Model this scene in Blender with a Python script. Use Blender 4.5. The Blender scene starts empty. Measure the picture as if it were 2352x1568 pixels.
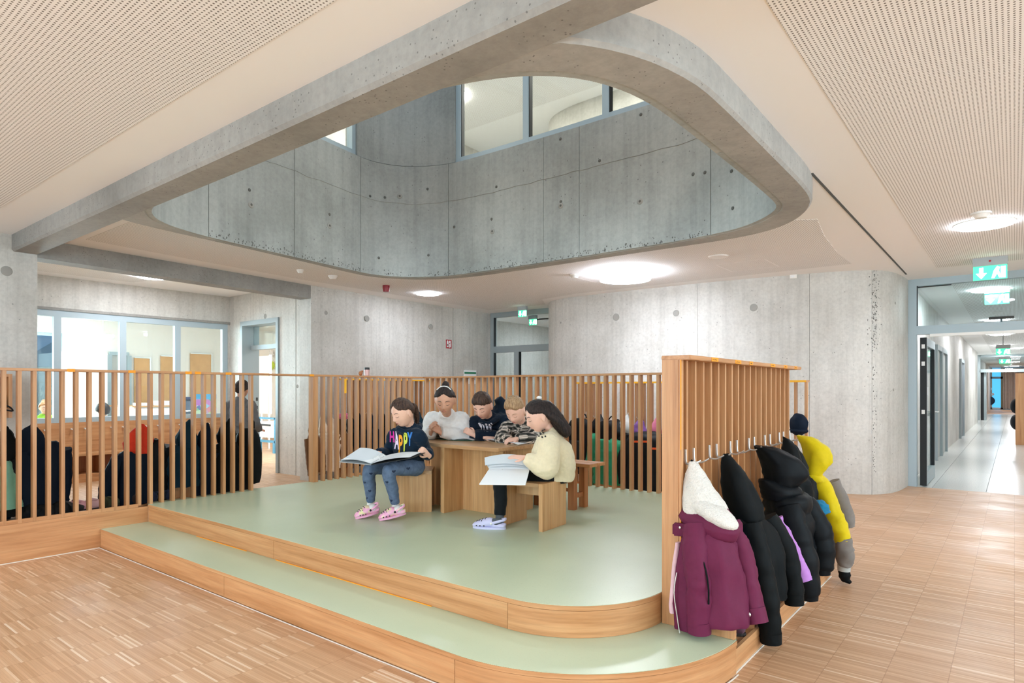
import bpy, bmesh, math, random
from mathutils import Vector, Matrix, noise
from mathutils.bvhtree import BVHTree
random.seed(7)
SC = bpy.context.scene
COL = SC.collection
# ------------------------------------------------------------------ camera
F, CX, HY, EYE = 1461.0, 1176.0, 895.0, 1.4
YAW = math.atan((2330 - 1176) / F)
cam = bpy.data.cameras.new('camera')
cam.sensor_width = 36.0
cam.lens = F / 2352 * 36.0
cam.shift_y = (HY - 784.0) / 2352
cam.clip_start = 0.05
cam.clip_end = 300
camo = bpy.data.objects.new('camera', cam)
COL.objects.link(camo)
camo.location = (0, 0, EYE)
camo.rotation_euler = (math.pi / 2, 0, YAW)
SC.camera = camo
FW = Vector((-math.sin(YAW), math.cos(YAW), 0))
RT = Vector((math.cos(YAW), math.sin(YAW), 0))
UP = Vector((0, 0, 1))
EP = Vector((0, 0, EYE))
def ray(x, y): return FW + RT * ((x - CX) / F) + UP * ((HY - y) / F)
def atz(x, y, z): d = ray(x, y); return EP + d * ((z - EYE) / d.z)
def aty(x, y, Y): d = ray(x, y); return EP + d * (Y / d.y)
def atx(x, y, X): d = ray(x, y); return EP + d * (X / d.x)
def dep(x, y, D): return EP + ray(x, y) * D
# ------------------------------------------------------------------ view, world, large lights
SC.view_settings.view_transform = 'Standard'
SC.view_settings.look = 'None'
SC.view_settings.exposure = 0.36
SC.view_settings.gamma = 1.0
SC.view_settings.use_curve_mapping = False
W = bpy.data.worlds.new('world')
SC.world = W
W.use_nodes = True
wn = W.node_tree
wn.nodes['Background'].inputs[0].default_value = (0.66, 0.80, 1.0, 1)
wn.nodes['Background'].inputs[1].default_value = 1.1
try:
    SC.cycles.use_denoising = True
    SC.cycles.use_adaptive_sampling = True
    SC.cycles.adaptive_threshold = 0.02
    SC.cycles.max_bounces = 9
    SC.cycles.diffuse_bounces = 6
    SC.cycles.glossy_bounces = 4
    SC.cycles.transmission_bounces = 8
    SC.cycles.transparent_max_bounces = 12
    SC.cycles.sample_clamp_indirect = 6.0
    SC.cycles.caustics_reflective = False
    SC.cycles.caustics_refractive = False
except Exception:
    pass
def area(name, loc, rot, sx, sy, power, color):
    l = bpy.data.lights.new(name, 'AREA')
    l.shape = 'RECTANGLE'; l.size = sx; l.size_y = sy; l.energy = power; l.color = color
    o = bpy.data.objects.new(name, l); COL.objects.link(o)
    o.location = loc; o.rotation_euler = rot
    return o
# daylight at the window walls behind the camera, at the right side of the hall, over the roof light and outside the classrooms
area('daylight_rear_windows', (-2.2, -5.65, 1.75), (math.radians(90), 0, 0), 9.0, 2.2, 470, (0.87, 0.94, 1.0))
area('daylight_side_windows', (5.35, 3.0, 1.75), (math.radians(90), 0, math.radians(90)), 8.0, 2.2, 420, (0.87, 0.94, 1.0))
area('daylight_roof_light', (-3.8, 4.0, 6.95), (0, 0, 0), 4.2, 3.2, 24, (0.92, 0.97, 1.0))
area('daylight_classroom', (-17.7, 2.7, 1.7), (math.radians(90), 0, math.radians(-90)), 3.4, 2.2, 900, (0.92, 0.97, 1.0))
area('daylight_rear_room', (-10.8, 10.75, 1.6), (math.radians(-90), 0, 0), 3.0, 2.3, 260, (0.9, 0.96, 1.0))
LAMP = 42.0      # emission of the round ceiling lamps
# ------------------------------------------------------------------ object helpers
def setp(o, label=None, cat=None, group=None, kind=None):
    if label: o['label'] = label
    if cat: o['category'] = cat
    if group: o['group'] = group
    if kind: o['kind'] = kind
    return o
def link(o, parent=None):
    COL.objects.link(o)
    if parent is not None:
        o.parent = parent
        o.matrix_parent_inverse = Matrix.Translation(-parent.location)
    return o
def thing(name, label, cat, loc=(0, 0, 0), group=None):
    e = bpy.data.objects.new(name, None)
    e.empty_display_size = 0.05
    COL.objects.link(e); e.location = loc
    return setp(e, label, cat, group)
def mesh(name, verts, faces, mat, parent=None, smooth=False):
    me = bpy.data.meshes.new(name)
    me.from_pydata([tuple(v) for v in verts], [], faces)
    bm = bmesh.new(); bm.from_mesh(me)
    bmesh.ops.recalc_face_normals(bm, faces=bm.faces)
    bm.to_mesh(me); bm.free()
    if mat is not None: me.materials.append(mat)
    if smooth:
        for p in me.polygons: p.use_smooth = True
    return link(bpy.data.objects.new(name, me), parent)
BOXF = [(0, 1, 3, 2), (4, 6, 7, 5), (0, 4, 5, 1), (2, 3, 7, 6), (0, 2, 6, 4), (1, 5, 7, 3)]
def box(name, x0, x1, y0, y1, z0, z1, mat, parent=None, bev=0.0):
    v = [(x, y, z) for x in (x0, x1) for y in (y0, y1) for z in (z0, z1)]
    o = mesh(name, v, BOXF, mat, parent)
    if bev: bevel(o, bev)
    return o
def bevel(o, w, seg=2):
    bm = bmesh.new(); bm.from_mesh(o.data)
    bmesh.ops.bevel(bm, geom=list(bm.edges), offset=w, segments=seg, affect='EDGES', clamp_overlap=True)
    bm.to_mesh(o.data); bm.free()
    return o
def obox(name, c, half, rz, mat, parent=None, bev=0.0):      # box turned about z
    R = Matrix.Rotation(rz, 3, 'Z'); c = Vector(c)
    v = [c + R @ Vector((x * half[0], y * half[1], z * half[2])) for x in (-1, 1) for y in (-1, 1) for z in (-1, 1)]
    o = mesh(name, v, BOXF, mat, parent)
    if bev: bevel(o, bev)
    return o
def share(src, name, off, parent=None):                      # same mesh, moved
    o = bpy.data.objects.new(name, src.data)
    link(o, parent)
    o.location = Vector(off)
    return o
def prism(name, poly, z0, z1, mat, parent=None, smooth=False):
    n = len(poly)
    v = [(p[0], p[1], z0) for p in poly] + [(p[0], p[1], z1) for p in poly]
    f = [tuple(range(n - 1, -1, -1)), tuple(range(n, 2 * n))] + [(i, (i + 1) % n, n + (i + 1) % n, n + i) for i in range(n)]
    o = mesh(name, v, f, mat, parent)
    if smooth: autosmooth(o)
    return o
def autosmooth(o, ang=0.6):
    for p in o.data.polygons: p.use_smooth = True
    bm = bmesh.new(); bm.from_mesh(o.data)
    for e in bm.edges:
        if len(e.link_faces) == 2 and e.calc_face_angle(0) > ang: e.smooth = False
    bm.to_mesh(o.data); bm.free()
    return o
def ringprism(name, outer, inner, z0, z1, mat, parent=None): # same point count in both
    n = len(outer)
    v = [(p[0], p[1], z) for z in (z0, z1) for q in (outer, inner) for p in q]
    f = []
    for i in range(n):
        j = (i + 1) % n
        f += [(i, j, n + j, n + i), (2 * n + i, 3 * n + i, 3 * n + j, 2 * n + j), (i, 2 * n + i, 2 * n + j, j), (n + i, n + j, 3 * n + j, 3 * n + i)]
    return autosmooth(mesh(name, v, f, mat, parent))
def offs(path, d):                                           # offset an open path to its left by d
    out = []
    for i, p in enumerate(path):
        a = Vector(path[max(i - 1, 0)][:2]); b = Vector(path[min(i + 1, len(path) - 1)][:2])
        t = (b - a).normalized(); out.append((p[0] - t.y * d, p[1] + t.x * d))
    return out
def resample(path, step, closed=False):
    pts = [Vector(p[:2]) for p in path]
    if closed: pts.append(pts[0])
    out = [pts[0]]; acc = 0.0
    for a, b in zip(pts, pts[1:]):
        L = (b - a).length; s = step - acc
        while s <= L:
            out.append(a + (b - a) * (s / L)); s += step
        acc = L - (s - step)
    if not closed and (out[-1] - pts[-1]).length > 1e-4: out.append(pts[-1])
    return [(p.x, p.y) for p in out]
def smoothpath(path, it=2, closed=False):                    # corner cutting
    for _ in range(it):
        q = []
        n = len(path)
        rng = range(n) if closed else range(n - 1)
        if not closed: q.append(path[0])
        for i in rng:
            a, b = path[i], path[(i + 1) % n]
            q += [(a[0] * .75 + b[0] * .25, a[1] * .75 + b[1] * .25), (a[0] * .25 + b[0] * .75, a[1] * .25 + b[1] * .75)]
        if not closed: q.append(path[-1])
        path = q
    return path
def wallstrip(name, path, th, z0, z1, mat, parent=None):     # wall along an open path, thickness to its left
    b = offs(path, th)
    return prismquad(name, path, b, z0, z1, mat, parent)
def prismquad(name, a, b, z0, z1, mat, parent=None):
    n = len(a)
    v = [(p[0], p[1], z) for z in (z0, z1) for q in (a, b) for p in q]
    f = []
    for i in range(n - 1):
        j = i + 1
        f += [(i, j, n + j, n + i), (2 * n + i, 3 * n + i, 3 * n + j, 2 * n + j), (i, 2 * n + i, 2 * n + j, j), (n + i, n + j, 3 * n + j, 3 * n + i)]
    f += [(0, n, 3 * n, 2 * n), (n - 1, 3 * n - 1, 4 * n - 1, 2 * n - 1)]
    return autosmooth(mesh(name, v, f, mat, parent))
def cyl(name, c, r, h, mat, parent=None, seg=24, r2=None, axis='Z', smooth=True, bev=0.0):
    r2 = r if r2 is None else r2
    v = []
    for k, (rr, hh) in enumerate(((r, 0), (r2, h))):
        for i in range(seg):
            a = 2 * math.pi * i / seg
            p = (rr * math.cos(a), rr * math.sin(a), hh)
            if axis == 'X': p = (p[2], p[0], p[1])
            if axis == 'Y': p = (p[0], p[2], p[1])
            v.append((c[0] + p[0], c[1] + p[1], c[2] + p[2]))
    f = [tuple(range(seg)), tuple(range(seg, 2 * seg))] + [(i, (i + 1) % seg, seg + (i + 1) % seg, seg + i) for i in range(seg)]
    o = mesh(name, v, f, mat, parent)
    if bev: bevel(o, bev, 1)
    if smooth: autosmooth(o)
    return o
def frames(pts):
    T = []
    for i in range(len(pts)):
        T.append((pts[min(i + 1, len(pts) - 1)] - pts[max(i - 1, 0)]).normalized())
    n = Vector((0, 0, 1)) if abs(T[0].z) < 0.9 else Vector((0, 1, 0))
    out = []
    for t in T:
        n = (n - t * n.dot(t))
        n = n.normalized() if n.length > 1e-5 else t.orthogonal().normalized()
        out.append((t, n, t.cross(n)))
    return out
def catmull(P, sub):
    P = [Vector(p) for p in P]
    if len(P) < 3 or sub < 2: return P
    out = []
    for i in range(len(P) - 1):
        a, b, c, d = P[max(i - 1, 0)], P[i], P[i + 1], P[min(i + 2, len(P) - 1)]
        for k in range(sub):
            t = k / sub
            out.append(0.5 * ((2 * b) + (c - a) * t + (2 * a - 5 * b + 4 * c - d) * t * t + (3 * b - a - 3 * c + d) * t ** 3))
    return out + [P[-1]]
def lerp_list(L, n):
    out = []
    for k in range(n):
        t = k / (n - 1) * (len(L) - 1); i = min(int(t), len(L) - 2); u = t - i
        if isinstance(L[0], (int, float)): out.append(L[i] * (1 - u) + L[i + 1] * u)
        else: out.append(tuple(a * (1 - u) + b * u for a, b in zip(L[i], L[i + 1])))
    return out
def tubegeo(pts, radii, seg=10, sub=4, up=None):             # radii: r or (rn, rb) per point
    P = catmull(pts, sub)
    R = lerp_list([(r, r) if isinstance(r, (int, float)) else r for r in radii], len(P))
    FR = frames(P)
    V, Fc = [], []
    for p, (t, n, b), (ra, rb) in zip(P, FR, R):
        if up is not None:
            n = up - t * up.dot(t); n = n.normalized(); b = t.cross(n)
        for i in range(seg):
            a = 2 * math.pi * i / seg
            V.append(p + n * (ra * math.cos(a)) + b * (rb * math.sin(a)))
    m = len(P)
    for k in range(m - 1):
        for i in range(seg):
            j = (i + 1) % seg
            Fc.append((k * seg + i, k * seg + j, (k + 1) * seg + j, (k + 1) * seg + i))
    Fc.append(tuple(range(seg - 1, -1, -1))); Fc.append(tuple(range((m - 1) * seg, m * seg)))
    return V, Fc
def tube(name, pts, radii, mat, parent=None, seg=10, sub=4, up=None):
    if isinstance(radii, (int, float)): radii = [radii] * len(pts)
    V, Fc = tubegeo(pts, radii, seg, sub, up)
    return autosmooth(mesh(name, V, Fc, mat, parent), 1.0)
def wrinkle(o, amp, scale, seed=0, stretch=(1, 1, 1), ridge=False):
    me = o.data
    ns = [v.normal.copy() for v in me.vertices]
    off = Vector((seed * 3.17, seed * 1.31, seed * 7.7))
    for v, n in zip(me.vertices, ns):
        q = Vector((v.co.x * stretch[0], v.co.y * stretch[1], v.co.z * stretch[2])) * scale + off
        d = noise.noise(q) + 0.5 * noise.noise(q * 2.1) if not ridge else 0.6 - 2.2 * abs(noise.noise(q)) - 0.8 * abs(noise.noise(q * 2.3))
        v.co += n * (d * amp)
    me.update()
    return o
def applied(o):                                              # bake the modifiers of a temporary object
    dg = bpy.context.evaluated_depsgraph_get(); dg.update()
    me = bpy.data.meshes.new_from_object(o.evaluated_get(dg))
    return me
def union(name, geos, voxel, mat, parent=None, smooth=6, sub=0, adapt=0.0):
    """closed pieces (V, F) merged into one continuous skin"""
    V, Fc = [], []
    for v, f in geos:
        k = len(V); V += [tuple(p) for p in v]; Fc += [tuple(i + k for i in q) for q in f]
    me = bpy.data.meshes.new('tmp'); me.from_pydata(V, [], Fc)
    bm = bmesh.new(); bm.from_mesh(me); bmesh.ops.recalc_face_normals(bm, faces=bm.faces); bm.to_mesh(me); bm.free()
    t = bpy.data.objects.new('tmp', me); COL.objects.link(t)
    m = t.modifiers.new('r', 'REMESH'); m.mode = 'VOXEL'; m.voxel_size = voxel; m.adaptivity = adapt
    if smooth:
        s = t.modifiers.new('s', 'SMOOTH'); s.factor = 0.5; s.iterations = smooth
    r = applied(t)
    bpy.data.objects.remove(t); bpy.data.meshes.remove(me)
    r.name = name; r.materials.clear()
    if mat is not None: r.materials.append(mat)
    for p in r.polygons: p.use_smooth = True
    return link(bpy.data.objects.new(name, r), parent)
def sphgeo(c, r, M=None, nu=20, nv=14):
    V, Fc = [], []
    rx, ry, rz = (r, r, r) if isinstance(r, (int, float)) else r
    c = Vector(c)
    for j in range(1, nv):
        ph = math.pi * j / nv
        for i in range(nu):
            th = 2 * math.pi * i / nu
            p = Vector((rx * math.sin(ph) * math.cos(th), ry * math.sin(ph) * math.sin(th), rz * math.cos(ph)))
            V.append(c + (M @ p if M is not None else p))
    top = len(V); V.append(c + (M @ Vector((0, 0, rz)) if M is not None else Vector((0, 0, rz))))
    bot = len(V); V.append(c + (M @ Vector((0, 0, -rz)) if M is not None else Vector((0, 0, -rz))))
    for j in range(nv - 2):
        for i in range(nu):
            k = (i + 1) % nu
            Fc.append((j * nu + i, j * nu + k, (j + 1) * nu + k, (j + 1) * nu + i))
    for i in range(nu):
        k = (i + 1) % nu
        Fc.append((top, k, i)); Fc.append((bot, (nv - 2) * nu + i, (nv - 2) * nu + k))
    return V, Fc
def blob(name, c, r, mat, parent=None, M=None, nu=20, nv=14):
    V, Fc = sphgeo(c, r, M, nu, nv)
    return mesh(name, V, Fc, mat, parent, True)
# ------------------------------------------------------------------ materials
def srgb(h):
    h = h.lstrip('#')
    c = [int(h[i:i + 2], 16) / 255 for i in (0, 2, 4)]
    return tuple(x / 12.92 if x <= 0.04045 else ((x + 0.055) / 1.055) ** 2.4 for x in c) + (1,)
class NT:
    def __init__(s, name):
        s.m = bpy.data.materials.new(name); s.m.use_nodes = True
        s.t = s.m.node_tree; s.b = s.t.nodes['Principled BSDF']
    def n(s, typ, **kw):
        x = s.t.nodes.new(typ)
        for k, v in kw.items():
            if k.startswith('i_'):
                x.inputs[int(k[2:]) if k[2:].isdigit() else k[2:].replace('_', ' ')].default_value = v
            else: setattr(x, k, v)
        return x
    def l(s, a, b): s.t.links.new(a, b)
    def math(s, op, a, b=None, c=None):
        x = s.n('ShaderNodeMath', operation=op)
        for i, q in enumerate((a, b, c)):
            if q is None: continue
            if isinstance(q, (int, float)): x.inputs[i].default_value = q
            else: s.l(q, x.inputs[i])
        return x.outputs[0]
    def pos(s, scale=(1, 1, 1), obj=False):
        if obj: src = s.n('ShaderNodeTexCoord').outputs['Object']
        else: src = s.n('ShaderNodeNewGeometry').outputs['Position']
        m = s.n('ShaderNodeMapping'); m.inputs['Scale'].default_value = scale
        s.l(src, m.inputs[0]); return m.outputs[0]
    def noise(s, vec, scale, detail=4, rough=0.55):
        x = s.n('ShaderNodeTexNoise'); x.inputs['Scale'].default_value = scale
        x.inputs['Detail'].default_value = detail; x.inputs['Roughness'].default_value = rough
        if vec is not None: s.l(vec, x.inputs['Vector'])
        return x.outputs['Fac']
    def ramp(s, fac, stops):
        x = s.n('ShaderNodeValToRGB'); e = x.color_ramp.elements
        while len(e) < len(stops): e.new(0.5)
        for q, (p, c) in zip(e, stops):
            q.position = p; q.color = c if len(c) == 4 else (*c, 1)
        s.l(fac, x.inputs[0]); return x.outputs[0]
    def mix(s, fac, a, b, mode='MIX'):
        x = s.n('ShaderNodeMix', data_type='RGBA', blend_type=mode)
        for i, q in ((0, fac), (6, a), (7, b)):
            if isinstance(q, (int, float)): x.inputs[i].default_value = q
            elif isinstance(q, tuple): x.inputs[i].default_value = q
            else: s.l(q, x.inputs[i])
        return x.outputs[2]
    def bump(s, h, strength=0.3, dist=0.01):
        x = s.n('ShaderNodeBump'); x.inputs['Strength'].default_value = strength; x.inputs['Distance'].default_value = dist
        s.l(h, x.inputs['Height']); s.l(x.outputs[0], s.b.inputs['Normal'])
    def color(s, c):
        if isinstance(c, tuple): s.b.inputs['Base Color'].default_value = c
        else: s.l(c, s.b.inputs['Base Color'])
    def rough(s, r): s.b.inputs['Roughness'].default_value = r
def plain(name, col, rough=0.5, metal=0.0, spec=None):
    x = NT(name); x.color(srgb(col)); x.rough(rough); x.b.inputs['Metallic'].default_value = metal
    if spec is not None: x.b.inputs['Specular IOR Level'].default_value = spec
    return x.m
def concrete(name, base, dark, streak=0.5, pits=13, pr=0.085, bumpd=0.006):
    x = NT(name)
    p = x.pos()
    big = x.noise(p, 0.9, 5, 0.6)
    st = x.noise(x.pos((9, 9, 0.35)), 1.3, 4, 0.6)
    fine = x.noise(p, 26, 5, 0.65)
    c = x.mix(x.math('MULTIPLY', x.math('SMOOTH_MIN', big, 1.0, 0.1), 1.0), srgb(dark), srgb(base))
    c = x.ramp(big, [(0.25, srgb(dark)), (0.55, srgb(base)), (0.8, tuple(min(1, v * 1.14) for v in srgb(base)[:3]))])
    sc = x.ramp(st, [(0.3, (0.62, 0.62, 0.62)), (0.55, (1, 1, 1))])
    c = x.mix(streak, c, x.mix(1.0, c, sc, 'MULTIPLY'))
    fc = x.ramp(fine, [(0.3, (0.8, 0.8, 0.8)), (0.6, (1.05, 1.05, 1.05))])
    c = x.mix(0.6, c, x.mix(1.0, c, fc, 'MULTIPLY'))
    v = x.n('ShaderNodeTexVoronoi'); v.inputs['Scale'].default_value = pits; x.l(p, v.inputs['Vector'])
    mask = x.math('GREATER_THAN', x.noise(p, 4.0, 2), 0.5)
    pit = x.math('MULTIPLY', x.math('LESS_THAN', v.outputs['Distance'], pr), mask)
    c = x.mix(x.math('MULTIPLY', pit, 0.6), c, srgb('#4a4946'))
    x.color(c); x.rough(0.62)
    h = x.math('SUBTRACT', x.math('ADD', x.math('MULTIPLY', fine, 0.35), x.math('MULTIPLY', big, 0.5)), pit)
    x.bump(h, 0.35, bumpd)
    return x.m
def wood(name, axis, light='#cf9f70', mid='#c18c5e', dark='#aa7446', rough=0.42, band=1.0):
    x = NT(name)
    sc = [22, 22, 22]
    if axis == 'h': sc = [1.3, 1.3, 24]
    else: sc['xyz'.index(axis)] = 1.1
    p = x.pos(tuple(sc))
    g = x.noise(p, 1.0 * band, 6, 0.62)
    sc2 = [95, 95, 95]
    if axis == 'h': sc2 = [4, 4, 95]
    else: sc2['xyz'.index(axis)] = 3
    f = x.noise(x.pos(tuple(sc2)), 1.0, 3, 0.6)
    c = x.ramp(g, [(0.28, srgb(dark)), (0.48, srgb(mid)), (0.72, srgb(light))])
    c = x.mix(0.45, c, x.mix(1.0, c, x.ramp(f, [(0.3, (0.72, 0.70, 0.66)), (0.62, (1.06, 1.05, 1.04))]), 'MULTIPLY'))
    x.color(c); x.rough(rough)
    x.bump(f, 0.12, 0.002)
    return x.m
def parquet(name):
    x = NT(name)
    g = x.n('ShaderNodeNewGeometry').outputs['Position']
    sp = x.n('ShaderNodeSeparateXYZ'); x.l(g, sp.inputs[0])
    L, Wd = 0.25, 0.0125
    u = x.math('DIVIDE', sp.outputs[0], L); v = x.math('DIVIDE', sp.outputs[1], Wd)
    fu = x.math('FLOOR', u); fv = x.math('FLOOR', v)
    cb = x.n('ShaderNodeCombineXYZ'); x.l(fu, cb.inputs[0]); x.l(fv, cb.inputs[1])
    wn_ = x.n('ShaderNodeTexWhiteNoise', noise_dimensions='2D'); x.l(cb.outputs[0], wn_.inputs[0])
    c = x.ramp(wn_.outputs['Value'], [(0.0, srgb('#b98f6a')), (0.35, srgb('#c39a76')), (0.7, srgb('#caa17d')), (0.92, srgb('#d2ad8a')), (1.0, srgb('#e4ccb2'))])
    gr = x.noise(x.pos((6, 160, 6)), 1.0, 3)
    c = x.mix(0.35, c, x.mix(1.0, c, x.ramp(gr, [(0.3, (0.75, 0.73, 0.7)), (0.65, (1.08, 1.08, 1.08))]), 'MULTIPLY'))
    big = x.noise(x.pos(), 0.6, 3)
    c = x.mix(0.35, c, x.mix(1.0, c, x.ramp(big, [(0.3, (0.82, 0.8, 0.78)), (0.7, (1.05, 1.05, 1.05))]), 'MULTIPLY'))
    eu = x.math('LESS_THAN', x.math('ABSOLUTE', x.math('SUBTRACT', x.math('FRACT', u), 0.5)), 0.493)
    ev = x.math('LESS_THAN', x.math('ABSOLUTE', x.math('SUBTRACT', x.math('FRACT', v), 0.5)), 0.455)
    c = x.mix(eu, x.mix(1.0, c, (0.75, 0.7, 0.65, 1), 'MULTIPLY'), c)
    c = x.mix(ev, x.mix(1.0, c, (0.82, 0.78, 0.74, 1), 'MULTIPLY'), c)
    x.color(c)
    r = x.n('ShaderNodeMapRange'); r.inputs[1].default_value = 0.3; r.inputs[2].default_value = 0.7
    r.inputs[3].default_value = 0.34; r.inputs[4].default_value = 0.5
    x.l(x.noise(x.pos(), 2.5, 4), r.inputs[0]); x.l(r.outputs[0], x.b.inputs['Roughness'])
    x.bump(x.math('MULTIPLY', eu, ev), 0.15, 0.001)
    return x.m
def perforated(name, col, pitch=0.02):
    x = NT(name)
    v = x.n('ShaderNodeTexVoronoi', voronoi_dimensions='2D'); v.inputs['Scale'].default_value = 1 / pitch; v.inputs['Randomness'].default_value = 0
    x.l(x.pos(), v.inputs['Vector'])
    hole = x.math('LESS_THAN', v.outputs['Distance'], 0.235)
    x.color(x.mix(hole, srgb(col), srgb('#7d7974'))); x.rough(0.8)
    x.bump(x.math('SUBTRACT', 1.0, hole), 0.5, 0.004)
    return x.m
def fabric(name, col, rough=0.85, var=0.12, scale=60, sheen=0.15, bump=0.15):
    x = NT(name); b = srgb(col)
    n = x.noise(x.pos(), scale, 3); n2 = x.noise(x.pos(), 7, 3)
    k = x.ramp(x.math('ADD', x.math('MULTIPLY', n, 0.5), x.math('MULTIPLY', n2, 0.5)), [(0.3, tuple(v * (1 - 2 * var) for v in b[:3])), (0.7, tuple(min(1, v * (1 + var)) for v in b[:3]))])
    x.color(k); x.rough(rough)
    x.b.inputs['Sheen Weight'].default_value = sheen; x.b.inputs['Specular IOR Level'].default_value = 0.12
    x.bump(n, bump, 0.004)
    return x.m
def glow(name, col, strength):
    x = NT(name); x.color(srgb(col)); x.b.inputs['Emission Color'].default_value = srgb(col); x.b.inputs['Emission Strength'].default_value = strength
    return x.m
def glass(name, tint='#eef6f8', alpha=0.12):
    x = NT(name)
    g = x.n('ShaderNodeBsdfGlossy'); g.inputs['Roughness'].default_value = 0.02; g.inputs['Color'].default_value = (1, 1, 1, 1)
    t = x.n('ShaderNodeBsdfTransparent'); t.inputs['Color'].default_value = srgb(tint)
    lw = x.n('ShaderNodeLayerWeight'); lw.inputs['Blend'].default_value = 0.5
    fac = x.math('ADD', 0.03, x.math('MULTIPLY', x.math('POWER', lw.outputs['Facing'], 4.0), 0.5))
    m = x.n('ShaderNodeMixShader'); x.l(fac, m.inputs[0]); x.l(t.outputs[0], m.inputs[1]); x.l(g.outputs[0], m.inputs[2])
    x.l(m.outputs[0], x.t.nodes['Material Output'].inputs['Surface'])
    return x.m
def hairmat(name, dark, light):
    x = NT(name)
    n = x.noise(x.pos((70, 70, 12)), 1.5, 4)
    x.color(x.ramp(n, [(0.35, srgb(dark)), (0.7, srgb(light))])); x.rough(0.62); x.b.inputs['Specular IOR Level'].default_value = 0.3
    x.bump(n, 0.7, 0.005)
    return x.m
def plaid(name):
    x = NT(name)
    g = x.n('ShaderNodeTexCoord').outputs['Object']
    mp = x.n('ShaderNodeMapping'); mp.inputs['Rotation'].default_value = (0.25, 0.4, 0.7); x.l(g, mp.inputs[0])
    sp = x.n('ShaderNodeSeparateXYZ'); x.l(mp.outputs[0], sp.inputs[0])
    def stripes(s, per, w0, w1):
        f = x.math('FRACT', x.math('DIVIDE', s, per))
        return x.math('MULTIPLY', x.math('GREATER_THAN', f, w0), x.math('LESS_THAN', f, w1))
    a = stripes(sp.outputs[0], 0.05, 0.0, 0.45); b = stripes(sp.outputs[2], 0.05, 0.0, 0.45)
    a2 = stripes(sp.outputs[0], 0.05, 0.68, 0.76); b2 = stripes(sp.outputs[2], 0.05, 0.68, 0.76)
    s1 = x.math('ADD', a, b)
    c = x.ramp(x.math('DIVIDE', s1, 2.0), [(0.0, srgb('#d8c8b8')), (0.5, srgb('#5d574f')), (1.0, srgb('#15150f'))])
    thin = x.math('MAXIMUM', a2, b2)
    c = x.mix(thin, c, x.mix(x.math('MINIMUM', s1, 1.0), srgb('#2c2924'), srgb('#d8ccc0')))
    x.color(c); x.rough(0.9); x.bump(x.noise(x.pos(), 150, 2), 0.2, 0.003)
    return x.m
M = {}
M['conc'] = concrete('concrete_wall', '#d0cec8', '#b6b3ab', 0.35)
M['conc_beam'] = concrete('concrete_beam', '#9b9994', '#7d7b77', 0.25, 34, 0.16, 0.012)  # same concrete as the walls, base darkened to stand for weaker light
M['conc_void'] = concrete('concrete_parapet', '#a9aba7', '#8a8c88', 0.4)  # same concrete, darker and cooler base for the skylit opening
M['hole'] = plain('concrete_plug', '#9a9892', 0.8)
M['holedark'] = plain('tie_hole_dark', '#63625e', 0.9)
M['ceil'] = plain('ceiling_white', '#f6f6f6', 0.8)
M['perf'] = perforated('ceiling_perforated', '#f6f6f6')
M['white'] = plain('wall_white', '#f3f1ec', 0.7)
M['parquet'] = parquet('mosaic_parquet')
M['woodx'] = wood('oak_grain_x', 'x'); M['woody'] = wood('oak_grain_y', 'y'); M['woodz'] = wood('oak_grain_z', 'z')
M['woodh'] = wood('oak_bent', 'h')
M['table'] = wood('table_oak', 'z', '#d9ae7e', '#cc9d6b', '#b78552'); M['tabletop'] = wood('table_top_oak', 'x', '#c9a279', '#bb9166', '#a37a50', 0.35)
M['redwood'] = wood('stained_bench', 'z', '#b97a45', '#a9683a', '#8b5029')
M['slatdark'] = wood('oak_slat', 'z', '#cc9d70', '#bd8b5f', '#a67448')
M['lino'] = None
x = NT('green_linoleum')
n1 = x.noise(x.pos(), 0.8, 3); n2 = x.noise(x.pos(), 220, 2)
c = x.ramp(n1, [(0.3, srgb('#b5c2a4')), (0.7, srgb('#bfcbae'))])
c = x.mix(x.math('GREATER_THAN', n2, 0.68), c, srgb('#a3b092'))
x.color(c)
r_ = x.n('ShaderNodeMapRange'); r_.inputs[3].default_value = 0.25; r_.inputs[4].default_value = 0.42
x.l(x.noise(x.pos(), 1.7, 5), r_.inputs[0]); x.l(r_.outputs[0], x.b.inputs['Roughness'])
M['lino'] = x.m
x = NT('terrazzo_tile')
n2 = x.noise(x.pos(), 60, 3); c = x.ramp(n2, [(0.35, srgb('#c6c8c4')), (0.65, srgb('#d9dad5'))]); x.color(c); x.rough(0.2)
M['tile'] = x.m
M['joint'] = plain('dark_joint', '#5c5f5d', 0.9)
M['frame'] = plain('window_frame_grey_blue', '#a9bac2', 0.45)
M['framedark'] = plain('door_frame_grey', '#9aa5a8', 0.45)
M['gasket'] = plain('black_gasket', '#151719', 0.6)
M['glass'] = glass('clear_glass')
M['steel'] = plain('brushed_steel', '#d6d6d2', 0.35, 0.85)
M['yellow'] = plain('yellow_tape', '#f2b21c', 0.5)
M['orange'] = plain('orange_tape', '#f39a0c', 0.5)
M['seal'] = plain('white_sealant', '#ddd8cf', 0.6)
M['lamp'] = glow('lamp_diffuser', '#edf3ff', LAMP)
M['lampc'] = glow('corridor_lamp_diffuser', '#f6f9ff', LAMP * 2.3)
M['lampu'] = glow('upper_lamp_diffuser', '#fff1e2', LAMP * 2.6)
M['lampd'] = glow('drum_lamp_diffuser', '#f0f5ff', LAMP * 0.95)
M['lamprim'] = plain('lamp_rim', '#efefec', 0.5)
M['exit'] = glow('exit_sign_white', '#e6fff8', 3.2)
M['exitg'] = glow('exit_sign_green', '#3fca8d', 1.6)
M['plastic'] = plain('white_plastic', '#eceae6', 0.45)
M['plasticg'] = plain('grey_plastic', '#a6abad', 0.5)
M['red'] = plain('alarm_red', '#8d1f2b', 0.4)
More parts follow.
